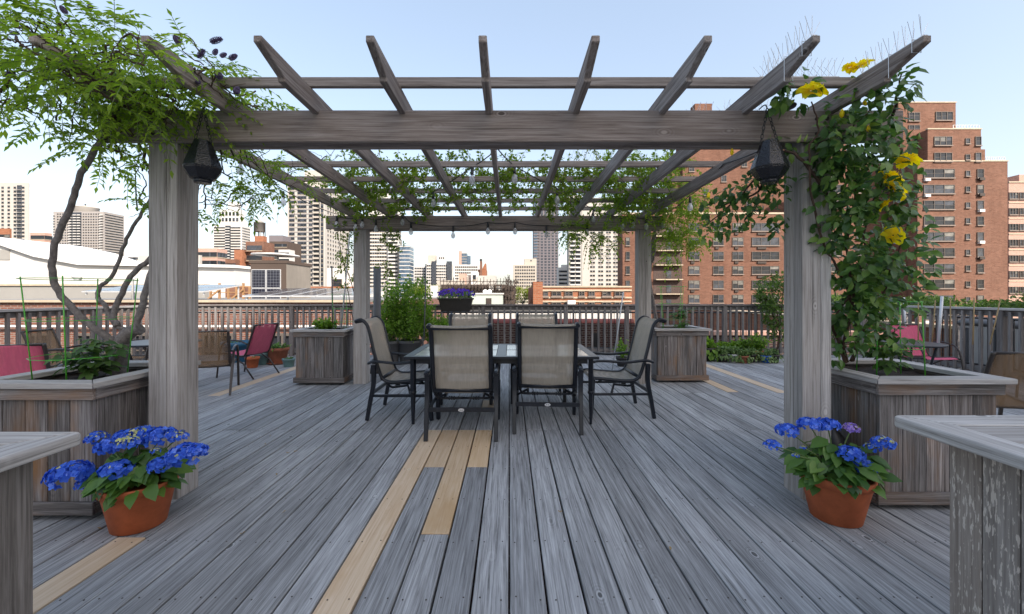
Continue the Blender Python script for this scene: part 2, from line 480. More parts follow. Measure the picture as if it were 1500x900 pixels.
# ------------------------------------------------------------------ world, sun, camera
SUN_EL = math.radians(36)
SUN_XY = Vector((.62, -.785)).normalized()       # direction towards the sun, on the ground
w = bpy.data.worlds.new('World'); scene.world = w; w.use_nodes = True
nt = w.node_tree
bg = nt.nodes['Background']
sky = nt.nodes.new('ShaderNodeTexSky'); sky.sky_type = 'NISHITA'; sky.sun_disc = False
sky.sun_elevation = SUN_EL; sky.sun_rotation = math.atan2(SUN_XY.x, SUN_XY.y)
sky.altitude = 0; sky.air_density = 1.1; sky.dust_density = 2.3; sky.ozone_density = 1.8
hsv = nt.nodes.new('ShaderNodeHueSaturation'); hsv.inputs['Saturation'].default_value = 1.08
gm = nt.nodes.new('ShaderNodeGamma'); gm.inputs['Gamma'].default_value = .56
nt.links.new(sky.outputs[0], hsv.inputs['Color']); nt.links.new(hsv.outputs[0], gm.inputs['Color']); nt.links.new(gm.outputs[0], bg.inputs['Color']); bg.inputs['Strength'].default_value = .15
sl = bpy.data.lights.new('sun', 'SUN'); sl.energy = 2.1; sl.angle = math.radians(.5); sl.color = (1, .93, .82)
so = bpy.data.objects.new('sun', sl); COL.objects.link(so)
sd = Vector((SUN_XY.x*math.cos(SUN_EL), SUN_XY.y*math.cos(SUN_EL), math.sin(SUN_EL)))
so.rotation_euler = sd.to_track_quat('Z', 'Y').to_euler(); so.location = (10, -10, 30)

cam = bpy.data.cameras.new('camera'); co_ = bpy.data.objects.new('camera', cam); COL.objects.link(co_)
co_.location = (0, 0, H); co_.rotation_euler = (PI/2, 0, 0)
cam.sensor_fit = 'HORIZONTAL'; cam.sensor_width = 36; cam.lens = F/1500*36
cam.shift_x = (750-CX)/1500; cam.shift_y = -(450-HY)/1500
cam.clip_start = .05; cam.clip_end = 8000
scene.camera = co_
vs = scene.view_settings; vs.view_transform = 'Standard'; vs.look = 'None'; vs.exposure = 1.87; vs.gamma = 1
vs.use_white_balance = True; vs.white_balance_temperature = 6700; vs.white_balance_tint = 13
scene.cycles.max_bounces = 8; scene.cycles.transparent_max_bounces = 12
scene.cycles.use_denoising = True

# ------------------------------------------------------------------ setting: ground, roof, deck
XL, XR, YB = -7.6, 8.2, 9.75
b = MB(); b.box((-5000, -3000, -20.5), (5000, 7000, -20)); tag(b.build('ground', M['asphalt']), kind='structure')
b = MB(); b.box((XL-.35, -7, -20), (XR+.35, YB+.3, -.09)); tag(b.build('roof', M['brick_dark']), kind='structure')

PW = .1743
deck = None
b = MB()
n0, n1 = int(XL/PW)-1, int(XR/PW)+2
NEW = {-5: [(-.5, 4.38)], -3: [(2.48, 4.38)], -4: [(3.44, 4.38)], -2: [(3.44, 4.38), (5.2, 5.62)],
       -13: [(.3, 2.445)], -24: [(5.86, 8.5)], 22: [(6.05, 8.6)], 18: [(6.1, 7.4)]}
newb = []
rows_j = [-7, -2.9, 1.35, 4.38, 6.05, 8.2, YB+.12]
for n in range(n0, n1):
    x0, x1 = n*PW+.0052, (n+1)*PW-.0052
    j = n % 3
    cuts = [-7.0]
    for q, yj in enumerate(rows_j[1:-1]):
        if (RN.random() < .3) or (q == 2 and n < -4): cuts.append(yj + (0 if q in (2,) else rr(-.02, .02)))
    cuts.append(YB+.12)
    for s0, s1 in NEW.get(n, []):
        cuts = [c for c in cuts if not (s0-.25 < c < s1+.25)] + [s0, s1]
    cuts = sorted(set(cuts))
    for c0, c1 in zip(cuts[:-1], cuts[1:]):
        isnew = any(abs(c0-s0) < .01 and abs(c1-s1) < .01 for s0, s1 in NEW.get(n, []))
        g = .0025
        dz = rr(-.002, .002); wx = rr(-.0015, .0015)
        if isnew: newb.append((x0+.001, x1-.001, c0+g, c1-g))
        else: b.box((x0+wx, c0+g, -.036+dz), (x1+wx, c1-g, dz))
deck = b.build('deck', M['deck'], bevel=.0035); tag(deck, kind='structure')
for x0, x1, y0, y1 in newb:
    q = MB(); q.box((x0, y0, -.035), (x1, y1, .001)); q.build('new_board', M['new'], deck, bevel=.003)['label'] = 'pale new pine board'
# screw heads along the joist lines
b = MB()
for n in range(-16, 17):
    for yj in (1.5, 1.95, 2.4, 2.9, 3.4, 3.9, 4.34, 4.42):
        if abs(n*PW) > yj*1.15: continue
        for xo in (.035, PW-.035):
            b.lathe([(.0042, 0), (.0042, .0012)], 6, (n*PW+xo+rr(-.005,.005), yj+rr(-.012,.012), .0015))
b.build('screw_heads', M['iron'], deck)['kind'] = 'stuff'

# unseen block added behind the camera, sized and placed to shade the terrace
t_ = Vector((SUN_XY.y*-1, SUN_XY.x)); s_ = SUN_XY
def stp(s, t): return Vector((s_.x*s + t_.x*t, s_.y*s + t_.y*t, 0))
SH_END, S0 = -12.6, 46.0
hz = math.tan(SUN_EL)*(S0-SH_END)
o = thing('shade_block', 'tall unseen grey block added behind the viewer to shade the terrace', 'building', stp(S0, 1)+Vector((0,0,-20)))
b = MB(); b.prism([stp(S0, -10)+Vector((0,0,-20)), stp(S0, 15)+Vector((0,0,-20)), stp(S0+9, 15)+Vector((0,0,-20)), stp(S0+9, -10)+Vector((0,0,-20))], (0, 0, hz+20))
b.build('wall', M['grey_wall'], o)
del b

# ------------------------------------------------------------------ pergola
PF, PT = 2.893, .197                     # front post face and post thickness
PRY = 6.64
pg = thing('pergola', 'weathered grey timber pergola over the dining table, four square posts and long rafters', 'pergola', (-.1, 4.8, 0))
for (x0, y0) in ((-2.466, PF), (2.004, PF), (-2.445, PRY), (2.03, PRY)):
    b = MB()
    # boxed post: core and four facing boards with thin seams
    b.box((x0+.004, y0+.004, 0), (x0+PT-.004, y0+PT-.004, 2.61))
    wd = PT*.62
    b.box((x0, y0, .0), (x0+wd, y0+.003, 2.44)); b.box((x0+wd+.006, y0, 0), (x0+PT, y0+.003, 2.44))
    xi = x0+PT if x0 < 0 else x0
    b.box((min(xi, xi-.003 if x0<0 else xi), y0+.0045, 0), (xi if x0<0 else xi+.003, y0+PT*.45, 2.44))
    b.box((min(xi, xi-.003 if x0<0 else xi), y0+PT*.45+.003, 0), (xi if x0<0 else xi+.003, y0+PT, 2.44))
    b.build('post', M['gz'], pg, bevel=.003)
def beam(x0, x1, y0, y1, z0, z1):
    b = MB(); n = max(2, int((x1-x0)/.6))
    r = RN.random()
    b.box((x0, y0, z0), (x1, y1, z1), r=r); return b.build('beam', M['gx'], pg, bevel=.006)
beam(-2.78, 2.66, PF-.041, PF-.001, 2.432, 2.645)
beam(-2.265, 1.995, PF+.085, PF+.125, 2.432, 2.640)
beam(-2.86, 2.44, PRY-.041, PRY-.001, 2.424, 2.632)
beam(-2.82, 2.42, PRY+.16, PRY+.2, 2.424, 2.632)
for x in (-2.40, -2.33, 2.07, 2.14):
    for z in (2.485, 2.585):
        b = MB(); b.lathe([(.013, 0), (.013, .004), (.009, .0045), (.009, .011)], 10, M=Matrix.Translation((x, PF-.0415, z)) @ Matrix.Rotation(PI/2, 4, 'X')); b.build('bolt', M['iron'], pg)
RX = [-2.47, -1.887, -1.304, -.722, -.138, .448, 1.03, 1.590, 2.165]
for i, x in enumerate(RX):
    b = MB(); hw = .0215; zt, zb = 2.745, 2.618
    y0, y1 = 2.19, 2.42; yb0, yb1 = 7.15, 7.38
    poly = [(y0, zt-.004), (y0+.003, zt), (yb1-.003, zt), (yb1, zt-.004), (yb1, zt-.036), (yb0, zb+.022), (yb0, zb), (y1, zb), (y1, zb+.022), (y0, zt-.036)]
    b.prism([(x-hw, y, z) for y, z in poly], (2*hw, 0, 0))
    o = b.build('rafter', M['gy'], pg, bevel=.004)
for k in range(8):
    y = 2.73+.572*k
    b = MB(); b.box((-2.62, y, 2.7455), (2.24, y+.038, 2.806)); b.build('purlin', M['gx'], pg, bevel=.004)

# ------------------------------------------------------------------ railings
def railing(label, p0, p1, posts, zt=1.18, skip=None, first=False):
    p0, p1 = Vector((*p0, 0)), Vector((*p1, 0)); d = (p1-p0); L = d.length; d.normalize()
    ax = 'x' if abs(d.x) > .5 else 'y'
    o = thing('railing', label, 'railing', (p0+p1)/2, 0, 'timber railings round the terrace')
    nrm = Vector((-d.y, d.x, 0))
    def bx(name, a0, a1, n0, n1, z0, z1, mat):
        q = MB(); c = [p0+d*a0+nrm*n0, p0+d*a1+nrm*n1]
        q.box((min(c[0].x, c[1].x), min(c[0].y, c[1].y), z0), (max(c[0].x, c[1].x), max(c[0].y, c[1].y), z1)); return q.build(name, mat, o, bevel=.004)
    bx('top_rail', -.06, L+.06, -.075, .075, zt-.04, zt, M['c'+ax] if ax == 'y' else M['r'+ax])
    bx('upper_rail', 0, L, -.018, .02, zt-.135, zt-.042, M['r'+ax])
    bx('bottom_rail', 0, L, -.018, .02, .07, .16, M['r'+ax])
    for a in posts: bx('post', a-.045, a+.045, -.062, .03, 0.002, zt-.042, M['rz'])
    q = MB(); q.box((-.019, -.019, .06), (.019, .019, zt-.06)); me = q.mesh('baluster', M['rz'])
    sp = .144; k = int(L/sp)
    vr = []
    for j in range(4):
        q = MB(); q.box((-.02, -.02, .05), (.02, .02, zt-.06)); vr.append(q.mesh('baluster', M['rz']))
    for i in range(1, k):
        a = i*sp
        if any(abs(a-c) < .085 for c in posts): continue
        p = p0+d*a-nrm*.0385
        if skip and skip(p): continue
        inst(vr[i % 4], 'baluster', o, (p.x, p.y, 0), rr(-.03, .03))
    return o
def hid(p):
    px = CX+p.x*F/p.y
    return 222 < px < 286 or 1152 < px < 1214 or 520 < px < 540 or 566 < px < 580 or 1240 < px < 1300
railing('dark weathered railing along the far side of the terrace, behind the dining table', (XL, YB), (XR, YB), [.05, 2.6, 4.05, 7.0, 8.9, 10.3, 12.55, 14.3, 15.75], skip=hid)
railing('brown railing along the left side, in front of the sunlit brick wall', (XL, 2.2), (XL, YB-.12), [.05, 2.2, 5.6], skip=hid)
railing('pale topped railing along the right side beside the locust trees', (XR, YB-.12), (XR, 2.2), [2.6, 5.0, 7.3], skip=hid)
# thin black iron guard rail of the roof, beyond the timber one
def iron_rail(label, p0, p1):
    p0, p1 = Vector((*p0, 0)), Vector((*p1, 0)); d = p1-p0; L = d.length; d.normalize()
    o = thing('iron_guardrail', label, 'guard rail', (p0+p1)/2)
    for z in (.98, .14):
        q = MB(); q.tube([p0+Vector((0,0,z)), p1+Vector((0,0,z))], .018, 6); q.build('rail', M['metal'], o)
    q = MB()
    k = int(L/.13)
    for i in range(k+1):
        p = p0+d*(i*.13); q.box((p.x-.006, p.y-.006, -.05), (p.x+.006, p.y+.006, .98))
    q.build('bars', M['metal'], o)['kind'] = 'stuff'
iron_rail('thin black iron guard rail just beyond the far timber railing', (XL+.2, YB+.26), (XR-.1, YB+.26))
iron_rail('thin black iron guard rail just beyond the right timber railing', (XR+.28, 2.3), (XR+.28, YB+.1))

# ------------------------------------------------------------------ planter boxes
def planter(label, x0, x1, y0, y1, zt=.86):
    o = thing('planter_box', label, 'planter', ((x0+x1)/2, (y0+y1)/2, 0), 0, 'square timber planters at the pergola posts')
    def boards(name, a0, a1, fn, mat):
        q = MB(); n = max(3, round((a1-a0)/.145)); s = (a1-a0)/n
        for i in range(n):
            e0, e1 = a0+i*s+.002, a0+(i+1)*s-.002; dd = rr(0, .004); c0, c1 = fn(e0, e1, dd); q.box(c0, c1)
        return q.build(name, mat, o, bevel=.003)
    T = .025
    boards('front_panel', x0, x1, lambda a, c, d: ((a, y0-d, .06), (c, y0+T, zt-.1)), M['pz'])
    boards('back_panel', x0, x1, lambda a, c, d: ((a, y1-T, .06), (c, y1+d, zt-.1)), M['pz'])
    boards('side_panel', y0+T+.001, y1-T-.001, lambda a, c, d: ((x0-d, a, .06), (x0+T, c, zt-.1)), M['pz'])
    boards('side_panel', y0+T+.001, y1-T-.001, lambda a, c, d: ((x1-T, a, .06), (x1+d, c, zt-.1)), M['pz'])
    e = .028
    for nm, z0, z1 in (('upper_trim', zt-.112, zt-.037), ('base_trim', .035, .115)):
        for a_, b_, mt in (((x0-e, y0-e, z0), (x1+e, y0-.006, z1), 'px'), ((x0-e, y1+.006, z0), (x1+e, y1+e, z1), 'px'), ((x0-e, y0-.004, z0), (x0-.006, y1+.004, z1), 'py'), ((x1+.006, y0-.004, z0), (x1+e, y1+.004, z1), 'py')):
            q = MB(); q.box(a_, b_); q.build(nm, M[mt], o, bevel=.003)
    c = .065; wd = .115; z0, z1 = zt-.035, zt
    for nm, mat, polys in (('cap', M['cx'], [[(x0-c, y0-c), (x1+c, y0-c), (x1+c-wd, y0-c+wd), (x0-c+wd, y0-c+wd)], [(x0-c+wd, y1+c-wd), (x1+c-wd, y1+c-wd), (x1+c, y1+c), (x0-c, y1+c)]]),
                           ('cap', M['cy'], [[(x0-c, y0-c+.003), (x0-c+wd, y0-c+wd+.003), (x0-c+wd, y1+c-wd-.003), (x0-c, y1+c-.003)], [(x1+c-wd, y0-c+wd+.003), (x1+c, y0-c+.003), (x1+c, y1+c-.003), (x1+c-wd, y1+c-wd-.003)]])):
        for p in polys: q = MB(); q.prism([(x, y, z0) for x, y in p], (0, 0, z1-z0)); q.build(nm, mat, o, bevel=.005, seg=2)
    # soil with lumps
    q = MB(); n = 12; bx = len(q.v); xa0, xb0, ya0, yb0 = x0+T+.002, x1-T-.002, y0+T+.002, y1-T-.002
    for i in range(n+1):
        for j in range(n+1): q.v.append((xa0+(xb0-xa0)*i/n, ya0+(yb0-ya0)*j/n, zt-.06+rr(-.012, .014)))
    for i in range(n):
        for j in range(n): a = bx+i*(n+1)+j; q.face([a, a+n+1, a+n+2, a+1])
    q.build('soil', M['soil'], o)
    return o
planter('grey timber planter box holding the twisted wisteria trunk, by the near left post', -3.30, -2.60, 2.64, 3.42)
planter('rust stained timber planter box holding the yellow rose, by the near right post', 2.42, 3.19, 2.77, 3.55)
planter('grey timber planter box with low herbs, beside the far left post', -3.31, -2.58, 6.56, 7.35)
planter('dark brown timber planter box behind the dining chairs, beside the far right post', 2.37, 3.15, 6.76, 7.5)

# ------------------------------------------------------------------ foreground counters
def counter(label, x0, x1, y0, y1, bx0, bx1, zt):
    o = thing('wooden_counter', label, 'counter', ((x0+x1)/2, (y0+y1)/2, 0), 0, 'rough timber counters in the foreground')
    q = MB(); T = .042; wd = .12
    # slab: border boards mitred round inner boards, worn corners
    q.prism([(x0+.012, y1, zt-T), (x0, y1-.014, zt-T), (x0, y0, zt-T), (x0+wd, y0+wd, zt-T), (x0+wd, y1-wd, zt-T)], (0, 0, T))
    q.build('counter_edge', M['cy'], o, bevel=.009, seg=3); q = MB()
    q.prism([(x1, y0, zt-T), (x1, y1-.014, zt-T), (x1-.012, y1, zt-T), (x1-wd, y1-wd, zt-T), (x1-wd, y0+wd, zt-T)], (0, 0, T))
    q.build('counter_edge', M['cy'], o, bevel=.009, seg=3)
    q = MB()
    q.prism([(x0+.014, y1, zt-T), (x0+wd+.001, y1-wd+.002, zt-T), (x1-wd-.001, y1-wd+.002, zt-T), (x1-.014, y1, zt-T)][::-1], (0, 0, T))
    q.prism([(x0+.002, y0, zt-T), (x1-.002, y0, zt-T), (x1-wd-.001, y0+wd-.002, zt-T), (x0+wd+.001, y0+wd-.002, zt-T)], (0, 0, T))
    n = 6; s = (y1-y0-2*wd)/n
    for i in range(n): q.box((x0+wd+.002, y0+wd+i*s+.003, zt-T-rr(.002,.004)), (x1-wd-.002, y0+wd+(i+1)*s-.003, zt-rr(.002,.005)))
    q.build('counter_top', M['cx'], o, bevel=.005, seg=2)
    for nm, fn, a0, a1 in (('side_panel', lambda a, c: ((bx0, a, .01), (bx0+.025, c, zt-T-.002)), y0+.1, y1-.085), ('side_panel', lambda a, c: ((bx1-.025, a, .01), (bx1, c, zt-T-.002)), y0+.1, y1-.085),
                           ('end_panel', lambda a, c: ((a, y1-.11, .01), (c, y1-.086, zt-T-.002)), bx0+.027, bx1-.027), ('end_panel', lambda a, c: ((a, y0+.1, .01), (c, y0+.124, zt-T-.002)), bx0+.027, bx1-.027)):
        q = MB(); n = max(3, round((a1-a0)/.1)); s = (a1-a0)/n
        for i in range(n): q.box(*fn(a0+i*s+.002, a0+(i+1)*s-.002))
        q.build(nm, M[CW], o, bevel=.004)
    return o
CW = 'pedz'
counter('rough timber counter with peeling paint, at the near right edge', 1.43, 2.5, .35, 1.585, 1.555, 2.38, .95)
CW = 'cnt'
counter('rough timber counter with bare grey boards, at the near left edge', -2.5, -1.40, .35, 1.395, -2.38, -1.468, .95)

# ------------------------------------------------------------------ dining table
TX0, TX1, TY0, TY1, TZ = -1.13, .958, 4.5, 5.68, .74
tb = thing('dining_table', 'long patio dining table with charcoal metal frame and frosted glass panels', 'table', ((TX0+TX1)/2, (TY0+TY1)/2, 0))
q = MB(); e = .09; cxm = (TX0+TX1)/2
q.prism([(TX0, TY0, TZ-.03), (TX1, TY0, TZ-.03), (TX1-e, TY0+e, TZ-.03), (TX0+e, TY0+e, TZ-.03)], (0, 0, .03))
q.prism([(TX0+e, TY1-e, TZ-.03), (TX1-e, TY1-e, TZ-.03), (TX1, TY1, TZ-.03), (TX0, TY1, TZ-.03)], (0, 0, .03))
q.prism([(TX0, TY0+.002, TZ-.03), (TX0+e, TY0+e+.002, TZ-.03), (TX0+e, TY1-e-.002, TZ-.03), (TX0, TY1-.002, TZ-.03)], (0, 0, .03))
q.prism([(TX1-e, TY0+e+.002, TZ-.03), (TX1, TY0+.002, TZ-.03), (TX1, TY1-.002, TZ-.03), (TX1-e, TY1-e-.002, TZ-.03)], (0, 0, .03))
q.box((cxm-.055, TY0+e+.002, TZ-.03), (cxm+.055, TY1-e-.002, TZ-.001))
q.build('frame', M['metal'], tb, bevel=.004)
ym = (TY0+TY1)/2
for xa_, xb_ in ((TX0+e+.003, cxm-.058), (cxm+.058, TX1-e-.003)):
    for ya_, yb_ in ((TY0+e+.004, ym-.012), (ym+.012, TY1-e-.004)):
        q = MB(); q.box((xa_, ya_, TZ-.022), (xb_, yb_, TZ-.003)); q.build('glass_panel', M['tile'], tb)
    q = MB(); q.box((xa_, ym-.011, TZ-.028), (xb_, ym+.011, TZ-.001)); q.build('divider', M['metal'], tb)
for x in (TX0+.09, TX1-.075):
    for y in (TY0+.08, TY1-.08):
        q = MB(); q.tube([(x, y, TZ-.03), (x, y, .36)], .034, 4); q.lathe([(.036, .33), (.036, .36)], 8, (x, y, 0)); q.tube([(x, y, .33), (x, y, .0)], [.030, .018], 4)
        q.build('leg', M['metal'], tb, bevel=.003)
for y in (TY0+.07, TY1-.09):
    q = MB(); q.box((TX0+.12, y, TZ-.085), (TX1-.11, y+.02, TZ-.031)); q.build('apron', M['metal'], tb)

# ------------------------------------------------------------------ high back dining chairs (face +Y, floor origin)
def dining_chair(label, group):
    o = thing('dining_chair', label, 'chair', (0,0,0), 0, group)
    prof = curve([(0,.31,.415), (0,.27,.445), (0,.10,.43), (0,-.10,.415), (0,-.19,.43), (0,-.25,.50), (0,-.32,.74), (0,-.375,.98), (0,-.41,1.07), (0,-.47,1.115), (0,-.54,1.10)], 5)
    # fabric: gentle sag between the rails
    q = MB(); nx = 8; bw = .265
    for p in prof:
        for i in range(nx+1):
            u = i/nx*2-1; sag = .018*(1-u*u)
            q.v.append((u*bw, p.y-sag*.7, p.z-sag*.5))
    for j in range(len(prof)-1):
        for i in range(nx): a = j*(nx+1)+i; q.face([a, a+1, a+nx+2, a+nx+1], 0, .5, True)
    f = q.build('sling', M['sling'], o); md = f.modifiers.new('cloth', 'SOLIDIFY'); md.thickness = .004
    for s in (-1, 1):
        q = MB(); q.tube([p+Vector((s*.283, 0, 0)) for p in prof], .0235, 6, flat=.85); q.build('side_rail', M['metal'], o)
    q = MB(); q.tube([(-.283, -.525, 1.088), (.283, -.525, 1.088)], .016, 6); q.build('top_bar', M['metal'], o)
    q = MB(); q.tube([(-.283, -.235, .455), (.283, -.235, .455)], .021, 6); q.build('lower_bar', M['metal'], o)
    for s in (-1, 1):
        X = s*.335
        q = MB(); q.tube(curve([(X, -.385, 0), (X, -.35, .2), (X, -.31, .42), (X, -.315, .62)], 5), taper(16, .027, .034), 4); q.build('leg', M['metal'], o, bevel=.003)
        q = MB(); q.tube(curve([(X, .335, 0), (X, .32, .2), (X, .31, .45)], 5), taper(11, .026, .033), 4); q.build('leg', M['metal'], o, bevel=.003)
        q = MB(); q.tube(curve([(X, -.375, .635), (X, -.29, .655), (X, -.05, .635), (X, .15, .65), (X, .29, .645), (X, .345, .60), (X, .335, .53), (X, .31, .45)], 5), .026, 6, flat=.62); q.build('arm', M['metal'], o)
        q = MB(); q.tube([(X, -.345, .275), (X, .315, .275)], .019, 4); q.build('stretcher', M['metal'], o, bevel=.002)
        q = MB(); q.tube(curve([(s*.283, -.19, .41), (s*.26, -.14, .36), (s*.2, -.1, .345), (0, -.1, .345)], 4), .013, 6)
        q.tube([(s*.33, .1, .28), (s*.2, .04, .36), (s*.2, -.1, .345)], .014, 6)
        for k in (.10, .125, .15): q.lathe([(.021, -.006), (.021, .006)], 8, (0, 0, 0), M=Matrix.Translation((s*k, -.1, .345)) @ Matrix.Rotation(PI/2, 4, 'Y'))
        q.build('rocker_spring', M['metal'], o)
    q = MB(); q.box((-.325, -.357, .272), (.325, -.335, .312)); cb = q.build('back_stretcher', M['metal'], o, bevel=.002)
    q = MB(); q.lathe([(.03, 0), (.03, .004)], 16, M=Matrix.Translation((0, -.3575, .292)) @ Matrix.Diagonal((1, 1, .52, 1)) @ Matrix.Rotation(PI/2, 4, 'X'))
    q.build('badge', M['steel'], cb)
    q = MB()
    for s in (-1, 1):
        M4 = Matrix.Translation((s*.009, -.3618, .292)) @ Matrix.Diagonal((1, 1, .62, 1)) @ Matrix.Rotation(PI/2, 4, 'X')
        q.lathe([(.0065, 0), (.0065, .001)], 8, M=M4)
    q.build('badge_emblem', M['metal'], cb)
    return o
GC = 'high back sling dining chairs round the table'
c0 = dining_chair('near side dining chair with its back to the viewer, standing over the pale boards', GC)
c0.location = (-.462, 4.425, 0)
again(c0, (.405, 4.62, 0), math.radians(-3), 'near side dining chair with its back to the viewer, on all grey boards')
again(c0, (-1.20, 5.05, 0), math.radians(-90), 'dining chair at the left end of the table, facing right')
again(c0, (1.25, 5.12, 0), math.radians(91), 'dining chair at the right end of the table, facing left')
again(c0, (-.565, 5.72, 0), math.radians(180), 'dining chair at the far side of the table, left one, facing the viewer')
again(c0, (.385, 5.75, 0), math.radians(178), 'dining chair at the far side of the table, right one, facing the viewer')

# ------------------------------------------------------------------ light sling lounge chairs (face +Y)
def sling_chair(label, fab, met, group, arms='loop', k=1.0):
    o = thing('patio_chair', label, 'chair', (0,0,0), 0, group)
    prof = curve([(0,.27*k,.40), (0,.20*k,.415), (0,0,.385), (0,-.15*k,.37), (0,-.215*k,.41), (0,-.27*k,.55), (0,-.36*k,.80), (0,-.40*k,.90)], 4)
    q = MB(); nx = 6; bw = .245
    for p in prof:
        for i in range(nx+1):
            u = i/nx*2-1; sag = .014*(1-u*u); q.v.append((u*bw, p.y-sag*.7, p.z-sag*.6))
    for j in range(len(prof)-1):
        for i in range(nx): a = j*(nx+1)+i; q.face([a, a+1, a+nx+2, a+nx+1], 0, .5, True)
    f = q.build('sling', fab, o); md = f.modifiers.new('cloth', 'SOLIDIFY'); md.thickness = .004
    for s in (-1, 1):
        q = MB(); q.tube([p+Vector((s*.258, 0, 0)) for p in prof], .017, 6); q.build('side_rail', met, o)
        X = s*.285
        if arms == 'loop':
            q = MB(); q.tube(curve([(X, -.27*k, .58), (X, -.1*k, .635), (X, .12*k, .62), (X, .24*k, .52), (X, .29*k, .3), (X, .33*k, 0)], 5), .0135, 6); q.build('leg', met, o)
            q = MB(); q.tube([(X, .06*k, .39), (X, -.2*k, .25), (X, -.40*k, 0)], .0135, 6); q.build('leg', met, o)
        else:
            q = MB(); q.tube(curve([(X, .33*k, 0), (X, .29*k, .3), (X, .25*k, .55), (X, .16*k, .63), (X, -.05*k, .64), (X, -.27*k, .60)], 5), .018, 4); q.build('leg', met, o)
            q = MB(); q.tube([(X, -.10*k, .60), (X, -.25*k, .36), (X, -.44*k, 0)], [.02, .024, .018], 4); q.build('leg', met, o)
    q = MB(); q.tube([(-.258, -.395*k, .893), (.258, -.395*k, .893)], .013, 6); q.build('top_bar', met, o)
    q = MB(); q.tube([(-.258, -.2*k, .385), (.258, -.2*k, .385)], .012, 6); q.build('cross_bar', met, o); q = MB(); q.tube([(-.258, .2*k, .40), (.258, .2*k, .40)], .012, 6); q.build('cross_bar', met, o)
    return o
GL = 'light sling chairs round the side tables'
p0 = sling_chair('pink sling chair seen from the side in front of the flower pots', M['pink'], M['brownmetal'], GL)
D = gd(556); p0.location = (xa(362, 7.35), 7.35, 0); p0.rotation_euler = (0, 0, math.radians(78))
again(p0, (xa(50, 4.6), 4.55, 0), math.radians(28), 'pink sling chair with its back to the viewer, behind the wisteria planter')
again(p0, (xa(1347, 6.9), 6.8, 0), math.radians(180), 'pink sling chair beyond the dark side table, behind the rose planter')
b0 = sling_chair('brown sling chair beside the near left post, back half turned to the viewer', M['brownsling'], M['brownmetal'], GL, 'bar')
b0.location = (xa(312, 6.0)-.12, 6.15, 0); b0.rotation_euler = (0, 0, math.radians(25))
again(b0, (xa(1452, 4.0)+.02, 4.02, 0), math.radians(-14), 'large brown sling chair behind the right planter box, back to the viewer')
again(b0, (-6.3, 6.1, 0), math.radians(-75), 'brown sling chair by the left railing, seen side on')
again(b0, (xa(190, 6.6), 6.95, 0), math.radians(170), 'brown sling chair tucked behind the near left post')
again(p0, (xa(1500, 5.4)+.42, 5.3, 0), math.radians(100), 'pink sling chair at the right edge behind the brown chair')

def side_table(label, x, y, r, z=.71):
    o = thing('side_table', label, 'table', (x, y, 0), 0, 'dark round side tables')
    q = MB(); q.lathe([(r-.02, z-.025), (r, z-.02), (r, z), (r-.01, z+.004)], 32, (x, y, 0)); q.build('table_top', M['metal'], o)
    for a in (.6, 2.17, 3.74, 5.31):
        q = MB(); q.tube(curve([(x+.75*r*math.cos(a), y+.75*r*math.sin(a), z-.02), (x+.6*r*math.cos(a), y+.6*r*math.sin(a), .35), (x+.85*r*math.cos(a), y+.85*r*math.sin(a), 0)], 4), .015, 6); q.build('leg', M['metal'], o)
side_table('dark round side table half hidden by the near left post', xa(226, 6.1), 6.2, .5)
side_table('dark round side table behind the rose planter', xa(1326, 6.0), 6.0, .43, .72)

# ------------------------------------------------------------------ hanging lanterns
def lantern(label, px, py):
    D = 2.735; x = xa(px, D); zt = za(207, D); zb = za(269, D)
    o = thing('hanging_lantern', label, 'lantern', (x, D, zb), 0, 'black crackled lanterns hung on chains')
    hh = zt-zb
    q = MB(); q.lathe([(.05, 0), (.055, .012), (.052, .02), (.072, .03), (.108, hh*.30), (.112, hh*.36), (.10, hh*.5), (.052, hh*.97), (.05, hh), (.044, hh), (.044, hh-.02)], 8, (x, D, zb), smooth=False, M=Matrix.Translation((x, D, 0)) @ Matrix.Rotation(.25, 4, 'Z') @ Matrix.Translation((-x, -D, 0)))
    q.build('lantern_body', M['lantern'], o, bevel=.003)
    top = Vector((x-.005, D+.015, za(158, D)))
    for s in (-1, 1):
        q = MB(); p0 = Vector((x+s*.055, D, zt-.012)); L = (top-p0).length; d = (top-p0).normalized(); n = 8
        for i in range(n):
            c = p0+d*(L*(i+.5)/n); a = d.cross(Vector((0,1,0))).normalized(); bb = d.cross(a)
            sd_ = a if i % 2 else bb
            pts = [c + d*(math.cos(2*PI*k/10)*L/n*.62) + sd_*(math.sin(2*PI*k/10)*.0085) for k in range(11)]
            q.tube(pts, .0026, 5)
        q.build('chain', M['black'], o)
    q = MB(); q.tube(curve([top, top+Vector((0,.015,.03)), top+Vector((0,.05,.038)), top+Vector((0, .09, .034))], 4), .004, 6); q.build('hook', M['black'], o)
    return o
lantern('black faceted lantern hanging from the beam at the left, under the wisteria', 297, 240)
lantern('black faceted lantern hanging from the beam at the right, beside the yellow roses', 1127, 240)

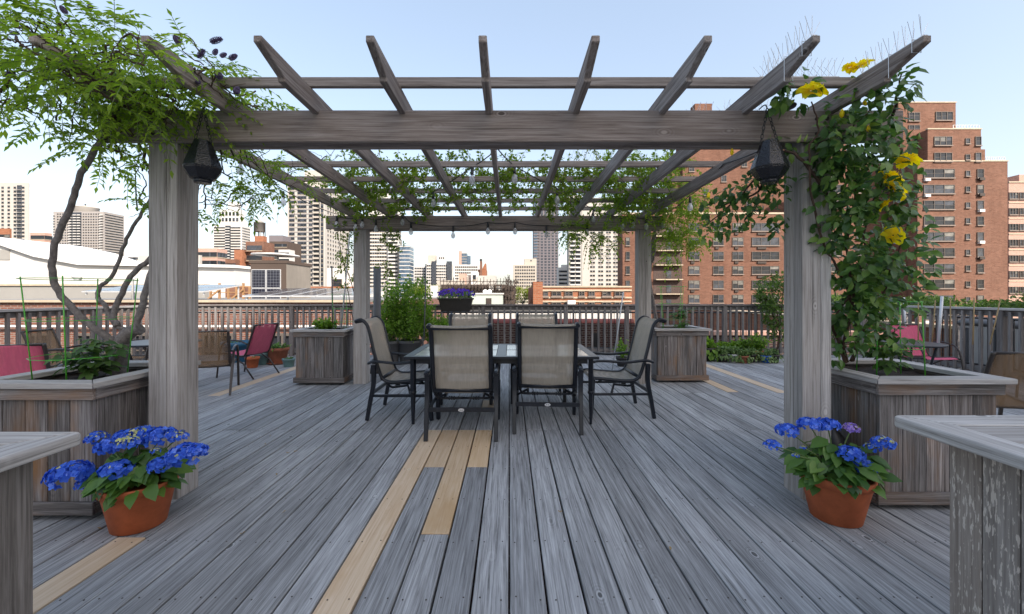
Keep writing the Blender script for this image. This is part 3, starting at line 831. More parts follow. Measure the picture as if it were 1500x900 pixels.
# ------------------------------------------------------------------ plants: helpers
def rdir(zb=0.0):
    while True:
        v = Vector((rr(-1,1), rr(-1,1), rr(-1,1)))
        if .05 < v.length < 1: break
    v.normalize(); v.z += zb
    return v.normalized()
def inball(c, rx, ry=None, rz=None):
    ry = rx if ry is None else ry; rz = rx if rz is None else rz
    while True:
        v = Vector((rr(-1,1), rr(-1,1), rr(-1,1)))
        if v.length < 1: return Vector((c[0]+v.x*rx, c[1]+v.y*ry, c[2]+v.z*rz))
def compound(q, p, d, L, n, lw, m=0, ms=1, stem=True):
    """pinnate leaf: leaflets in pairs on a drooping rachis"""
    d = d.normalized(); pts = []
    for i in range(n+2):
        t = i/(n+1); pts.append(p + d*(L*t) + Vector((0,0,-1))*(L*.35*t*t))
    if stem: q.tube([pts[0], pts[(n+1)//2], pts[-1]], .0016, 3, ms)
    r0 = RN.random()
    up = Vector((rr(-.4,.4), rr(-.6,.2), 1)).normalized()
    for i in range(1, n+1):
        dd = (pts[i+1]-pts[i-1]).normalized(); sd_ = dd.cross(up).normalized()
        s = lw*(1-.25*abs(i/(n+1)-.45)*2)
        for k in (-1, 1):
            ld = (sd_*k*.85 + dd*.5 + Vector((rr(-.15,.15), rr(-.15,.15), rr(-.35,.1))))
            q.leaf(pts[i], ld, up+rdir()*.5, s*rr(.8,1.1), s*.42, m, .2, .15, True, min(1, max(0, r0*.6+rr(0,.4))))
    q.leaf(pts[-1], (pts[-1]-pts[-2]), up, lw, lw*.36, m, .2, .15, True, r0)

# ------------------------------------------------------------------ wisteria (left)
ws = thing('wisteria', 'old wisteria with twisted bare trunk and feathery leaves over the left pergola corner', 'climber', at(176, 543, 3.2))
q = MB()
Dw = 3.2
def wp(l, D0=Dw, D1=None):
    D1 = D0 if D1 is None else D1
    return curve([at(x, y, D0+(D1-D0)*i/(len(l)-1)) for i, (x, y) in enumerate(l)], 5)
def wob(pts, a=.006): return [p+Vector((rr(-a,a), rr(-a,a), rr(-a,a))) for p in pts]
pt = wp([(172, 552), (174, 530), (176, 510), (180, 498), (192, 486), (206, 482)])
q.tube(wob(pt, .002), taper(len(pt), .062, .042), 10)
for l, a, bq, D1 in (([(176, 508), (160, 496), (130, 474), (100, 446), (80, 415), (77, 385), (84, 348), (102, 308), (112, 272), (126, 240), (150, 205)], .026, .018, 2.8),
                 ([(190, 487), (172, 478), (160, 462), (153, 446), (143, 436), (147, 420), (165, 404), (178, 370), (192, 338), (212, 306), (228, 280)], .018, .012, 3.35),
                 ([(172, 478), (166, 462), (178, 430), (196, 400), (222, 376), (236, 350)], .022, .018, 3.35),
                 ([(196, 482), (206, 458), (216, 420), (226, 380), (232, 330)], .026, .02, 3.35)):
    pts = wp(l, Dw, D1)
    q.tube(wob(pts, .005), taper(len(pts), a, bq), 8)
q.build('trunk', M['bark'], ws)
clumps = [(55,72,2.08,32),(105,105,2.12,34),(150,130,2.2,30),(205,75,2.1,24),(165,85,2.2,30),(60,62,2.5,52),(118,38,2.42,45),(28,25,2.35,30),(28,112,2.55,34),(100,112,2.6,52),(150,92,2.55,50),(88,172,2.7,42),(140,150,2.7,48),(195,120,2.65,55),(190,172,2.72,38),
          (250,120,2.65,50),(300,95,2.55,38),(322,130,2.75,36),(352,150,3.0,38),(150,212,2.8,36),(258,160,2.72,36),(215,150,2.7,40),(200,238,3.3,24),(330,245,3.5,48),(376,240,3.8,46),(300,290,3.4,34),
          (420,262,4.3,30),(352,290,3.6,26),(390,165,3.2,22),(5,148,2.4,26),(480,228,4.8,22),(10,60,2.5,20),(225,215,3.3,25),(395,275,4,26),(180,60,2.5,40),(320,215,3.3,30),(205,300,3.35,20)]
q = MB(); tw = MB()
cw = []
for (x, y, D, r) in clumps:
    c = at(x, y, D); R = r/F*D; cw.append((c, R))
    for i in range(int((7+R*R*680)*(.55 if D > 3.15 else 1))):
        p = inball(c, R*1.05, R*1.25, R*.9)
        d = (p-c)*(1.2/R) + rdir(-.1)*.9; d.z *= .6
        compound(q, p, d, rr(.14,.24), RN.choice((4,5,5,6)), rr(.046,.064), 0, 1)
o_f = q.build('foliage', [M['wist'], M['gstem']], ws)
for i, (c, R) in enumerate(cw):
    j = min((k for k in range(len(cw)) if k != i), key=lambda k: (cw[k][0]-c).length + rr(0,.1))
    for t in range(2):
        a, e = inball(c, R*.8), inball(cw[j][0], R*.5)
        m = (a+e)/2+rdir()*R*.6
        pts = wob(curve([a, m, e], 6), .008); tw.tube(pts, taper(len(pts), .006, .003), 5)
    for t in range(3):
        a = inball(c, R*.4); e = c+rdir(.1)*R*1.2; m = (a+e)/2+rdir()*R*.3
        pts = wob(curve([a, m, e], 5), .005); tw.tube(pts, taper(len(pts), .004, .0015), 4)
pts = curve([at(150,205,2.8), at(165,170,2.75), at(200,140,2.7), at(250,140,2.7), at(320,150,2.9), at(340,230,3.4)], 6); tw.tube(wob(pts,.01), taper(len(pts), .018, .007), 6)
pts = curve([at(228,280,3.35), at(215,240,3.2), at(190,190,2.8), at(110,150,2.65), at(60,90,2.5)], 6); tw.tube(wob(pts,.01), taper(len(pts), .012, .005), 6)
tw.build('vines', M['stem'], ws)
def raceme():
    q = MB(); n = 90
    q.lathe([(.002, -.092), (.008, -.07), (.013, -.035), (.011, -.012), (.003, .004)], 8, smooth=True)
    for i in range(n):
        t = i/n; a = i*2.4; rad = .012*math.sin(PI*min(1, t*.85+.15))+.002
        p = Vector((math.cos(a)*rad, math.sin(a)*rad, -t*.085))
        q.leaf(p, Vector((math.cos(a), math.sin(a), -.7)), Vector((0,0,1)), .015, .013, 0, .2, .1, True)
    return q.mesh('flower_raceme', M['pod'])
rac = raceme()
for (x, y) in ((131,12),(14,49),(38,42),(263,64),(308,62),(313,80),(323,83),(336,87),(290,85),(320,112),(288,121),(150,130),(78,110),(110,108),(8,110),(140,130),(97,20),(60,55),(345,136)):
    inst(rac, 'flower_raceme', ws, at(x, y, 2.5), rot=(rr(2.0,2.8), rr(-.9,.9), rr(-.5,.5)), scale=rr(.5,.85))

# ------------------------------------------------------------------ small leaved vine on the far pergola roof
vn = thing('climbing_vine', 'thin leaved climbing rose spread over the far pergola roof and far left post', 'climber', (-2.62, 7.0, .8))
q = MB(); tw = MB()
def spray(q, tw, p, d, L, n, lw, ms=0):
    pts = [p]
    dd = d.normalized()
    for i in range(6):
        dd = (dd + rdir(-.05)*.35).normalized(); pts.append(pts[-1]+dd*(L/6))
    tw.tube(pts, taper(7, .0035, .0015), 3)
    for i in range(n):
        k = rr(.3, 5.99); j = int(k); c = pts[j].lerp(pts[j+1], k-j)
        for m in range(RN.choice((2,3,3))):
            ld = rdir(-.1); q.leaf(c+ld*.01, ld, rdir(.9), lw*rr(.7,1.2), lw*.62*rr(.8,1.1), 0, .15, .2, True)
def dens(px):
    return 1.0
n = 0
while n < 500:
    px = rr(495, 985); D = rr(4.7, 6.9); y = rr(225, 300)
    x = xa(px, D)
    wgt = .9 if px < 640 else (.45 if px < 790 else .85)
    if RN.random() > wgt or abs(x) > 2.75: continue
    z = 2.72 + abs(RN.gauss(0, .11))
    spray(q, tw, Vector((x, D, z)), rdir(.25), rr(.22,.5), RN.randint(9,15), .05); n += 1
for (x, y, D, r, k) in ((505,325,6.75,24,14),(512,352,6.8,20,10),(500,380,6.85,15,7),(515,410,6.95,12,6),(572,360,6.6,9,6),(566,388,6.65,9,5),(578,340,6.6,10,6),(600,300,6.3,20,10),(545,300,6.3,26,12),(690,255,5.5,20,9),(660,240,5.0,16,8)):
    c = at(x, y, D); R = r/F*D
    for i in range(k): spray(q, tw, inball(c, R), rdir(-.5), rr(.12,.3), RN.randint(6,10), .045)
q.build('foliage', M['vine'], vn)
for l in ([(522,490,7.05),(512,440,7.0),(505,400,6.95),(512,350,6.9),(530,310,6.85)], [(524,488,7.05),(518,430,6.95),(500,370,6.9),(498,325,6.8),(560,300,6.3),(640,280,5.8)], [(498,325,6.8),(600,305,6.4),(720,290,6.0),(800,270,5.5)]):
    pts = curve([at(*p) for p in l], 6); tw.tube(wob(pts, .012), taper(len(pts), .008, .004), 5)
tw.build('vines', M['stem'], vn)

wr = thing('wisteria', 'smaller wisteria with twisted dark stems climbing the far right post', 'climber', at(962, 482, 7.1))
q = MB(); tw = MB()
for (x, y, D, r, k) in ((860,345,6.5,20,10),(895,345,6.5,16,7),(835,338,6.5,12,6),(985,300,6.4,28,16),(1000,330,6.4,26,15),(975,345,6.5,18,8),(1010,290,6.2,24,11),(930,270,5.9,30,16),(905,290,6.0,25,10),(950,245,5.6,28,12),(990,255,5.8,26,12),(880,255,5.6,22,8),(1030,300,6.2,18,7),(985,370,6.6,14,5),(1015,345,6.3,16,7),(940,300,6.3,25,10)):
    c = at(x, y, D); R = r/F*D
    for i in range(int(k*3.8)):
        p = inball(c, R, R*1.3, R*.9); compound(q, p, (p-c)*(1.2/R)+rdir(-.1), rr(.15,.26), 5, rr(.055,.075), 0, 1)
q.build('foliage', [M['wist'], M['gstem']], wr)
for o1 in (0, .03, -.025):
    l = [(964,482,7.05),(958,450,7.0),(950,410,6.95),(956,375,6.92),(958,345,6.9),(962,318,6.8),(985,280,6.3),(960,250,5.7)]
    pts = curve([at(*p)+Vector((o1*math.cos(i*1.7), o1*math.sin(i*1.7), 0)) for i, p in enumerate(l)], 6); tw.tube(wob(pts, .008), taper(len(pts), .024, .010), 7)
tw.build('trunk', M['bark'], wr)
q = MB(); q.lathe([(.14, 0), (.14, .02), (.135, .02), (.135, 0)], 4, (2.14, PRY+.1, za(384, PRY)), M=Matrix.Translation((2.14, PRY+.1, 0)) @ Matrix.Rotation(PI/4, 4, 'Z') @ Matrix.Translation((-2.14, -PRY-.1, 0)))
q.build('tie', M['black'], wr)

# ------------------------------------------------------------------ yellow climbing rose (right)
rs = thing('climbing_rose', 'dark green climbing rose with yellow blooms covering the near right post', 'climber', at(1245, 535, 3.15))
q = MB(); tw = MB()
rc = [(1228,205,2.74,36),(1258,185,2.72,50),(1292,152,2.7,34),(1312,128,2.6,24),(1215,250,2.76,28),(1245,250,2.82,50),(1288,235,2.84,36),(1222,300,2.82,34),(1262,310,2.86,50),(1300,300,2.86,28),(1250,368,2.9,48),(1298,372,2.9,44),(1335,330,2.8,20),
      (1250,430,2.95,42),(1296,432,2.95,38),(1238,480,3.0,34),(1285,488,3.05,28),(1335,395,2.85,24),(1168,132,2.62,24),(1142,148,2.7,14),(1320,210,2.8,18),(1330,265,2.8,14),(1240,215,2.72,38),(1270,275,2.8,40),(1215,345,2.86,22),(1275,400,2.9,40),(1260,455,3,36),(1335,300,2.8,12),(1228,510,3.05,20),(1255,130,2.66,18)]
for (x, y, D, r) in rc:
    c = at(x, y, D); R = r/F*D
    for i in range(int(9+R*R*3000)):
        p = inball(c, R*1.05, R*1.2, R*1.05)
        d = (p-c)*(.8/R)+rdir(-.45)*.8
        L = rr(.05,.085)
        q.leaf(p, d, Vector((rr(-.5,.5), rr(-1.1,-.1), rr(.3,1.1))), L, L*.62, 0, .12, .25)
for (x, y, D, r) in ((1132,232,2.95,28),(1108,268,3.0,26),(1082,292,3.1,30),(1052,300,3.15,26),(1130,295,3.0,22),(1062,330,3.1,16),(1040,335,3.2,16),(1140,330,3.1,16),(1095,320,3.1,16),(1140,265,2.95,20),(1130,200,2.9,14),(1120,415,7.2,14),):
    if D > 5: continue
    c = at(x, y, D); R = r/F*D
    for i in range(int(11+R*R*2600)):
        p = inball(c, R*1.1); L = rr(.045,.075); q.leaf(p, rdir(-.4), Vector((rr(-.5,.5), rr(-1,.1), rr(.2,1))), L, L*.62, 0, .12, .25)
q.build('foliage', M['rose'], rs)
for l in ([(1242,530,3.15),(1236,500,3.08),(1250,440,2.98),(1240,360,2.9),(1255,280,2.84),(1245,200,2.72),(1275,160,2.65)],
          [(1238,532,3.15),(1230,505,3.1),(1222,470,3.05),(1260,400,2.95),(1270,320,2.9),(1300,250,2.84)],
          [(1246,530,3.15),(1262,490,3.1),(1290,440,2.98),(1310,380,2.9),(1330,330,2.82)],
          [(1250,528,3.15),(1255,480,3.05),(1240,420,2.95),(1200,340,2.86),(1185,230,2.74),(1198,190,2.68),(1190,150,2.6)],
          [(1220,300,2.9),(1170,230,2.8),(1132,232,2.95),(1082,290,3.1),(1035,330,3.2)], [(1132,232,2.95),(1110,280,3.05),(1060,300,3.12)],[(1290,220,2.8),(1310,160,2.7),(1320,110,2.6)]):
    pts = curve([at(*p) for p in l], 6); tw.tube(wob(pts, .006), taper(len(pts), .012, .004), 6)
tw.build('stems', M['stem'], rs)
def rose_mesh(k=1.0):
    q = MB()
    for ring, (n, rad, tilt, L, W) in enumerate(((6, .010, .35, .062, .062), (5, .008, .75, .052, .052), (4, .004, 1.1, .04, .04))):
        for i in range(n):
            a = 2*PI*(i+.5*ring)/n + rr(-.1,.1); tl = tilt+rr(-.12,.12)
            out = Vector((math.cos(a), math.sin(a), 0)); sd_ = Vector((-math.sin(a), math.cos(a), 0)); b = len(q.v); r = RN.random()
            for u in range(5):
                for v in range(5):
                    t = u/4; s = v/4*2-1; wv = math.sin(PI*min(.95, .12+t*.75))
                    z = math.sin(tl)*L*t - .012*t*t*3*(1-tl*.5) + .006*math.sin(s*6+i)*t; q.v.append(tuple(out*(rad+math.cos(tl)*L*t) + sd_*(s*W*.5*wv) + Vector((0,0,z+.008*s*s))))
            for u in range(4):
                for v in range(4): j = b+u*5+v; q.face([j, j+1, j+6, j+5], 0, r, True)
    for i in range(8): a = i*.8; q.leaf(Vector((0,0,.01)), Vector((math.cos(a)*.4, math.sin(a)*.4, 1)), Vector((math.cos(a), math.sin(a), 0)), .022, .008, 0, .2, .1, True)
    return q.mesh('rose_bloom', M['yellow'])
rm = [rose_mesh(), rose_mesh()]
for i, (x, y, D, s, rx, rz) in enumerate(((1190,134,2.58,1.3,.15,.5),(1262,97,2.6,1.0,-.3,1.5),(1328,236,2.72,1.2,.3,2.2),(1305,259,2.72,1.15,.5,.3),(1314,279,2.70,1.2,.9,1.0),(1299,300,2.74,.9,.8,4),(1308,345,2.76,1.1,1.1,2),(1302,268,2.75,.9,1.2,.4),(1245,99,2.62,.7,.2,2))):
    inst(rm[i % 2], 'rose_bloom', rs, at(x, y, D), rot=(rx, rr(-.3,.3), rz), scale=s*.95)
q = MB(); q.lathe([(.002, 0), (.009, .008), (.011, .02), (.006, .035), (.001, .042)], 8); bm_ = q.mesh('rose_bud', M['yellow'])
q = MB(); q.lathe([(.002, 0), (.008, .006), (.009, .016), (.005, .03), (.001, .045)], 8); bg_ = q.mesh('rose_bud', M['bud'])
for (x, y, y_) in ((1268,155,1),(1272,193,1),(1233,173,1),(1096,210,1),(1072,228,1),(1217,205,0),(1227,200,0),(1168,210,0),(1178,208,0),(1345,205,0),(1315,98,1),(1038,290,1),(1300,310,0),(1337,342,0)):
    inst(bm_ if y_ else bg_, 'rose_bud', rs, at(x, y, 2.66 if x > 1150 else 2.95), rot=(rr(-.4,.4), rr(-.4,.4), 0), scale=rr(.9,1.3))

# ------------------------------------------------------------------ potted hydrangeas
def floret_head(q, c, R, n, mats, flat=.7, cream=0.0):
    up = Vector((rr(-.2,.2), -.35, 1)).normalized()
    for i in range(n):
        d = rdir(.25)
        if d.z < -.35: d.z *= -.5
        d.normalize()
        p = c + Vector((d.x*R, d.y*R, d.z*R*flat))*rr(.86,1.04)
        nrm = (d+rdir()*.35).normalized(); a = nrm.cross(Vector((.2,.4,.7))).normalized(); e = nrm.cross(a); r = RN.random()
        m = mats[0]
        iscream = RN.random() < cream and (d.z > .35)
        if iscream: m = mats[1]
        s = R*.235 if not iscream else R*.13
        ph = rr(0, 1.5)
        for k in range(4):
            t = ph+k*PI/2; q.leaf(p, a*math.cos(t)+e*math.sin(t)+nrm*.12, nrm, s*rr(.85,1.1), s*.95, m, .1, -.1, False, min(1, max(0, r+rr(-.15,.15))))
def hydrangea(label, px, D, rb, rt, hz_, heads, nleaf, spread):
    x = xa(px, D)
    o = thing('potted_hydrangea', label, 'potted plant', (x, D, 0), 0, 'hydrangeas in terracotta pots')
    q = MB(); T = .012
    q.lathe([(rb-.01, .0), (rb, .006), (rt-.014, hz_-.055), (rt-.012, hz_-.052), (rt-.002, hz_-.05), (rt+.004, hz_-.006), (rt, hz_), (rt-T, hz_), (rt-T-.008, hz_-.03)], 48, (x, D, 0)); q.build('pot', M['terra'], o)
    q = MB(); q.lathe([(0.001, hz_-.034), (rt-T-.009, hz_-.031)], 24, (x, D, 0), closed=False); q.build('soil', M['soil'], o)
    q = MB(); st = MB(); base = Vector((x, D, hz_-.03)); top = hz_
    for i in range(nleaf):
        a = rr(0, 2*PI); rad = spread*math.sqrt(rr(.02, 1)); zz = top + rr(.0, .22)*(1.25-rad/spread) + rr(-.04,.03)
        p = Vector((x+rad*math.cos(a), D+rad*.8*math.sin(a), zz)); out = Vector((math.cos(a), math.sin(a), rr(-.6,.25)))
        L = rr(.075,.125); q.leaf(p-out*.03, out+rdir()*.35, Vector((rr(-.4,.4), rr(-.8,.1), 1)), L, L*.68, 0, .1, .3)
    for (hx, hy, hr, kind) in heads:
        dp = D-rr(.02,.14)*(1 if hy > 645 else -.6); c = at(hx, hy, dp); st.tube(curve([base+rdir()*.04, (base+c)/2+Vector((0,0,.03)), c], 4), .004, 5)
    q.build('foliage', M['hyd'], o); st.build('stems', M['gstem'], o)
    for (hx, hy, hr, kind) in heads:
        dp = D-rr(.06,.15)*(1 if hy > 645 else -.4); c = at(hx, hy, dp); R = hr/F*dp*.86
        h = MB(); floret_head(h, c, R, 115 if hr > 14 else 60, (0, 1), .68, {'b': 0.06, 'm': .55, 'c': .9, 'l': .5}[kind])
        h.build('flower_head', [M['lilac'] if kind == 'l' else M['blue'], M['cream']], o)
    return o
hydrangea('hydrangea full of blue blooms in a terracotta pot by the near left post', 204, 2.58, .135, .192, .275,
          [(103,697,30,'b'),(130,708,17,'b'),(172,691,25,'b'),(237,682,19,'b'),(272,668,27,'b'),(288,662,17,'b'),(160,655,19,'b'),(186,650,18,'c'),(205,638,22,'m'),(235,642,24,'b'),(142,643,16,'m'),(262,640,14,'m'),(228,661,8,'c'),(182,640,15,'b')], 175, .25)
hydrangea('leafy hydrangea with few blue blooms in a terracotta pot by the near right post', 1224, 2.66, .135, .198, .285,
          [(1131,653,13,'b'),(1153,632,17,'b'),(1186,623,18,'b'),(1212,624,18,'b'),(1247,628,13,'l'),(1294,649,16,'m'),(1279,656,13,'c'),(1246,667,20,'b'),(1266,684,18,'b'),(1238,696,12,'m'),(1165,668,6,'c'),(1176,656,5,'c')], 200, .26)

# ------------------------------------------------------------------ tomato plants, cages and canes in the planters
def tomato(label, px, py, D, h, r, k=10):
    base = at(px, py, D); o = thing('tomato_plant', label, 'plant', base, 0, 'young tomato plants in the planter boxes')
    q = MB(); st = MB()
    for j in range(3):
        a = j*2.1+.3; tip = base+Vector((math.cos(a)*r*.45, math.sin(a)*r*.45, h*rr(.75,1)))
        pts = curve([base, (base+tip)/2+rdir()*.03, tip], 5); st.tube(pts, taper(len(pts), .007, .003), 5)
        for i in range(k):
            t = rr(.15, 1); p = pts[int(t*(len(pts)-1))]
            d = Vector((rr(-1,1), rr(-1,1), rr(-.1,.5))).normalized(); L = r*rr(.5,1.0)
            mid = p+d*L*.6; st.tube([p, mid], .002, 4)
            for (u, s) in ((.4,-1),(.4,1),(.75,-1),(.75,1),(1.0,0)):
                sd_ = d.cross(Vector((0,0,1))).normalized(); b0 = p+d*L*.75*u
                l = rr(.055,.09); q.leaf(b0, d*.7+sd_*s*.9+Vector((0,0,-.25)), Vector((rr(-.3,.3), rr(-.5,.1), 1)), l, l*.6, 0, .12, .3)
    q.build('foliage', M['tomato'], o); st.build('stems', M['gstem'], o); return o
tomato('bushy tomato plant beside the wisteria trunk', 138, 552, 3.0, .27, .20, 12)
tomato('tomato plant under the yellow rose in the right planter', 1300, 543, 3.1, .34, .17, 10)
tomato('small green plant in the planter by the far right post', 1000, 484, 7.1, .36, .20, 9)
def cage(label, x, y, r0, r1, h, z=.8, rings=(.25, .6, .98), mat='stake', rad=.004):
    o = thing('plant_cage', label, 'plant support', (x, y, z), 0, 'wire plant cages'); 
    for k in range(4):
        a = k*PI/2+.5; q = MB(); q.tube([(x+r0*math.cos(a), y+r0*math.sin(a), z), (x+r1*math.cos(a), y+r1*math.sin(a), z+h)], rad, 5); q.build('stake', M[mat], o)
    for t in rings:
        r = r0+(r1-r0)*t; q = MB(); q.tube([(x+r*math.cos(i*PI/8), y+r*math.sin(i*PI/8), z+h*t) for i in range(17)], rad*.6, 4); q.build('ring', M[mat], o)
cage('green wire cage standing in the wisteria planter', -2.98, 2.95, .24, .30, .72)
cage('green wire cage standing in the rose planter', 2.80, 3.12, .20, .18, .55, .8, (.4, 1.0))
cage('thin green wire cage in the planter by the far right post', 2.72, 7.1, .18, .24, .75)
cage('thin grey wire cage in the planter by the far left post', -2.72, 7.0, .15, .2, .62)
def cane(label, name, p0, p1, rad, mat, cat='stake', group='canes and stakes'):
    o = MB().tube([p0, (Vector(p0)+Vector(p1))/2+Vector((.004,0,0)), p1], rad, 6).build(name, M[mat]); tag(o, label, cat, group)
cane('white stake leaning in front of the far left post', 'plant_stake', at(499, 492, 6.95), at(512, 345, 6.6), .011, 'steel')
cane('dark stake upright in the far left planter', 'plant_stake', at(487, 490, 7.0), at(486, 390, 7.0), .012, 'gpot')
cane('white stake leaning beside the far right post', 'plant_stake', (1.84, 7.6, .0), at(913, 428, 7.6), .011, 'steel')
cane('white stake by the right railing, taller one', 'plant_stake', at(1374, 507, 6.6), at(1380, 434, 6.6), .019, 'steel')
cane('white stake by the right railing, left one', 'plant_stake', at(1327, 500, 7.2), at(1324, 436, 7.2), .016, 'steel')
cane('dark thin pole rising out of the leafy bush', 'plant_stake', at(621, 500, 8.3), at(624, 387, 8.3), .012, 'gpot')
for i, (x, y0, x1, y1, D) in enumerate(((1303,490,1303,440,7.3),(1345,505,1345,437,6.8),(1365,505,1370,440,6.7),(1392,505,1392,437,6.5),(1425,505,1427,437,6.3),(1450,505,1465,440,6.0))):
    cane('thin bamboo cane standing against the right railing', 'bamboo_cane', at(x, y0, D), at(x1, y1, D), .008, 'cane', 'cane', 'bamboo canes along the right railing')

# ------------------------------------------------------------------ pots and bushes round the edge
def pot(q, x, y, z, rb, rt, h, m=0, rim=True, n=24):
    pr = [(rb*.96, 0), (rb, .01)]
    pr += [(rt*.93, h*.78), (rt*1.0, h*.79), (rt*1.02, h), (rt*.93, h), (rt*.9, h*.86), (.001, h*.86)] if rim else [(rt, h), (rt*.93, h), (rt*.9, h*.86), (.001, h*.86)]
    q.lathe(pr, n, (x, y, z), m, closed=False)
def herb(q, st, c, r, h, n, lw, flat=False):
    for i in range(n):
        a = rr(0, 2*PI); rad = r*math.sqrt(RN.random()); tip = Vector((c[0]+rad*math.cos(a), c[1]+rad*math.sin(a), c[2]+h*rr(.5,1)*(1-.35*(rad/r)**2)))
        b0 = Vector(c)+Vector((rr(-.3,.3)*r, rr(-.3,.3)*r, 0)); st.tube([b0, (b0+tip)/2+rdir()*.02, tip], .003, 4)
        for j in range(7):
            t = rr(.25, 1.02); p = b0.lerp(tip, t); l = lw*rr(.7,1.2); q.leaf(p, rdir(.0), rdir(1.2), l, l*.6, 0, .12, .25, lw < .05)
def potted(name, label, x, y, rb, rt, h, potmat, pr, ph, n, lw, leaf='herb', group=None, z=0.0, saucer=False):
    o = thing(name, label, 'potted plant', (x, y, z), 0, group)
    q = MB(); pot(q, x, y, z+(.03 if saucer else 0), rb, rt, h); q.build('pot', M[potmat], o)
    if saucer: s = MB(); s.lathe([(rb*1.15, 0), (rb*1.4, .03), (rb*1.4, .036), (rb*1.3, .036), (rb*1.1, .012)], 24, (x, y, z)); s.build('saucer', M[potmat], o)
    q = MB(); st = MB(); herb(q, st, (x, y, z+h*.86), pr, ph, n, lw)
    if group:
        for i in range(70):
            a = rr(0, 2*PI); e = Vector((math.cos(a), math.sin(a), 0)); q.leaf(Vector((x, y, z+h*rr(.35, 1.05)))+e*rt*rr(.98, 1.45), e+Vector((0,0,-.9))+rdir()*.4, e+Vector((0,0,.7)), lw*1.1, lw*.7, 0, .12, .25)
    q.build('foliage', M[leaf], o); st.build('stems', M['gstem'], o)
    return o
# tall bushes behind the table
def bush(label, px, D, pw, ytop, yb, rb, n):
    x = xa(px, D); o = thing('potted_bush', label, 'potted plant', (x, D, 0), 0, 'tall leafy bushes in grey pots')
    hp = .46; q = MB(); q.lathe([(rb*.78, 0), (rb*.8, .01), (rb*.97, hp-.06), (rb, hp-.06), (rb*1.03, hp-.03), (rb*1.0, hp-.028), (rb*1.06, hp), (rb*.97, hp), (rb*.93, hp-.05), (.001, hp-.05)], 32, (x, D, 0), closed=False); q.build('pot', M['gpot'], o)
    q = MB(); st = MB(); H_ = za(ytop, D)-hp; R = pw/F*D
    for i in range(n):
        a = rr(0, 2*PI); k = rr(.25, 1); rad = R*math.sqrt(RN.random())*(1.1-.35*k)
        base = Vector((x+rr(-.1,.1), D+rr(-.1,.1), hp-.05)); tip = Vector((x+rad*math.cos(a), D+rad*math.sin(a), hp+H_*k*rr(.85,1.0)))
        m = (base+tip)/2+Vector((math.cos(a), math.sin(a), 0))*R*.15; pts = curve([base, m, tip], 4); st.tube(pts, taper(len(pts), .005, .002), 4)
        for j in range(52):
            t = rr(.3, 1.0); p = pts[min(len(pts)-1, int(t*len(pts)))]+rdir()*.05; l = rr(.045,.075); q.leaf(p, rdir(.1), rdir(.9), l, l*.62, 0, .15, .25, True)
    q.build('foliage', M['bush'], o); st.build('stems', M['gstem'], o)
bush('tall leafy green bush in a ribbed grey pot behind the left end of the table', 600, 8.8, 40, 400, 520, .25, 95)
bush('leafy green bush in a grey pot close behind the far left post', 572, 8.7, 28, 412, 515, .2, 48)
bush('lower green bush spilling towards the flower box', 642, 8.75, 26, 462, 515, .18, 30)
o = thing('grey_pole', 'thick dark grey pole standing between the far left post and the leafy bush', 'pole', (xa(552.5, 7.7), 7.7, 0))
xq = xa(552.5, 7.7); q = MB(); q.lathe([(.066, 0), (.066, za(391, 7.7)), (.058, za(391, 7.7)), (.058, za(391, 7.7)-.05)], 20, (xq, 7.7, 0)); q.build('shaft', M['gpot'], o)
q = MB(); q.lathe([(.22, 0), (.22, .045), (.09, .06), (.09, .22), (.07, .24)], 24, (xq, 7.7, 0)); q.build('base', M['dkpot'], o)

# flower box over the railing
fx0, fx1 = xa(642, YB-.15), xa(692, YB-.15); zt = za(437, YB-.15); zb = za(457, YB-.15)
o = thing('flower_box', 'dark grey flower box full of purple flowers hung on the far railing', 'flower box', ((fx0+fx1)/2, YB-.15, zb), 0)
q = MB(); i_ = .07; yc = YB-.03
lo = [(fx0+i_, yc-.10, zb), (fx1-i_, yc-.10, zb), (fx1-i_, yc+.12, zb), (fx0+i_, yc+.12, zb)]; hi = [(fx0, yc-.16, zt), (fx1, yc-.16, zt), (fx1, yc+.17, zt), (fx0, yc+.17, zt)]
q.v += lo+hi
for f_ in ((0,3,2,1),(0,1,5,4),(1,2,6,5),(2,3,7,6),(3,0,4,7),(4,5,6,7)): q.face(list(f_))
q.box((fx0-.015, yc-.175, zt-.035), (fx1+.015, yc+.185, zt+.002)); q.build('box', M['dkpot'], o, bevel=.008)
q = MB(); fl = MB()
for i in range(330):
    p = Vector((rr(fx0-.03, fx1+.03), yc+rr(-.2,.2), zt+rr(-.02,.13))); l = rr(.035,.06); q.leaf(p, rdir(.2), Vector((rr(-.4,.4), rr(-1,.2), 1)), l, l*.7, 0, .1, .2, True)
q.build('foliage', M['hyd'], o)
for i in range(85):
    u = rr(0,1); p = Vector((fx0-.04+(fx1-fx0+.08)*u, yc+rr(-.24,.2), zt+.06+rr(.0,.16)*math.sin(PI*(.15+.7*u)))); n_ = Vector((rr(-.5,.5), -1, rr(.1,.9))).normalized(); a = n_.cross(Vector((0,0,1))).normalized(); e = n_.cross(a)
    for k in range(5): t = k*2*PI/5; fl.leaf(p, a*math.cos(t)+e*math.sin(t)+n_*.25, n_, .030, .032, 0, .1, -.1)
fl.build('flowers', M['violet'], o)

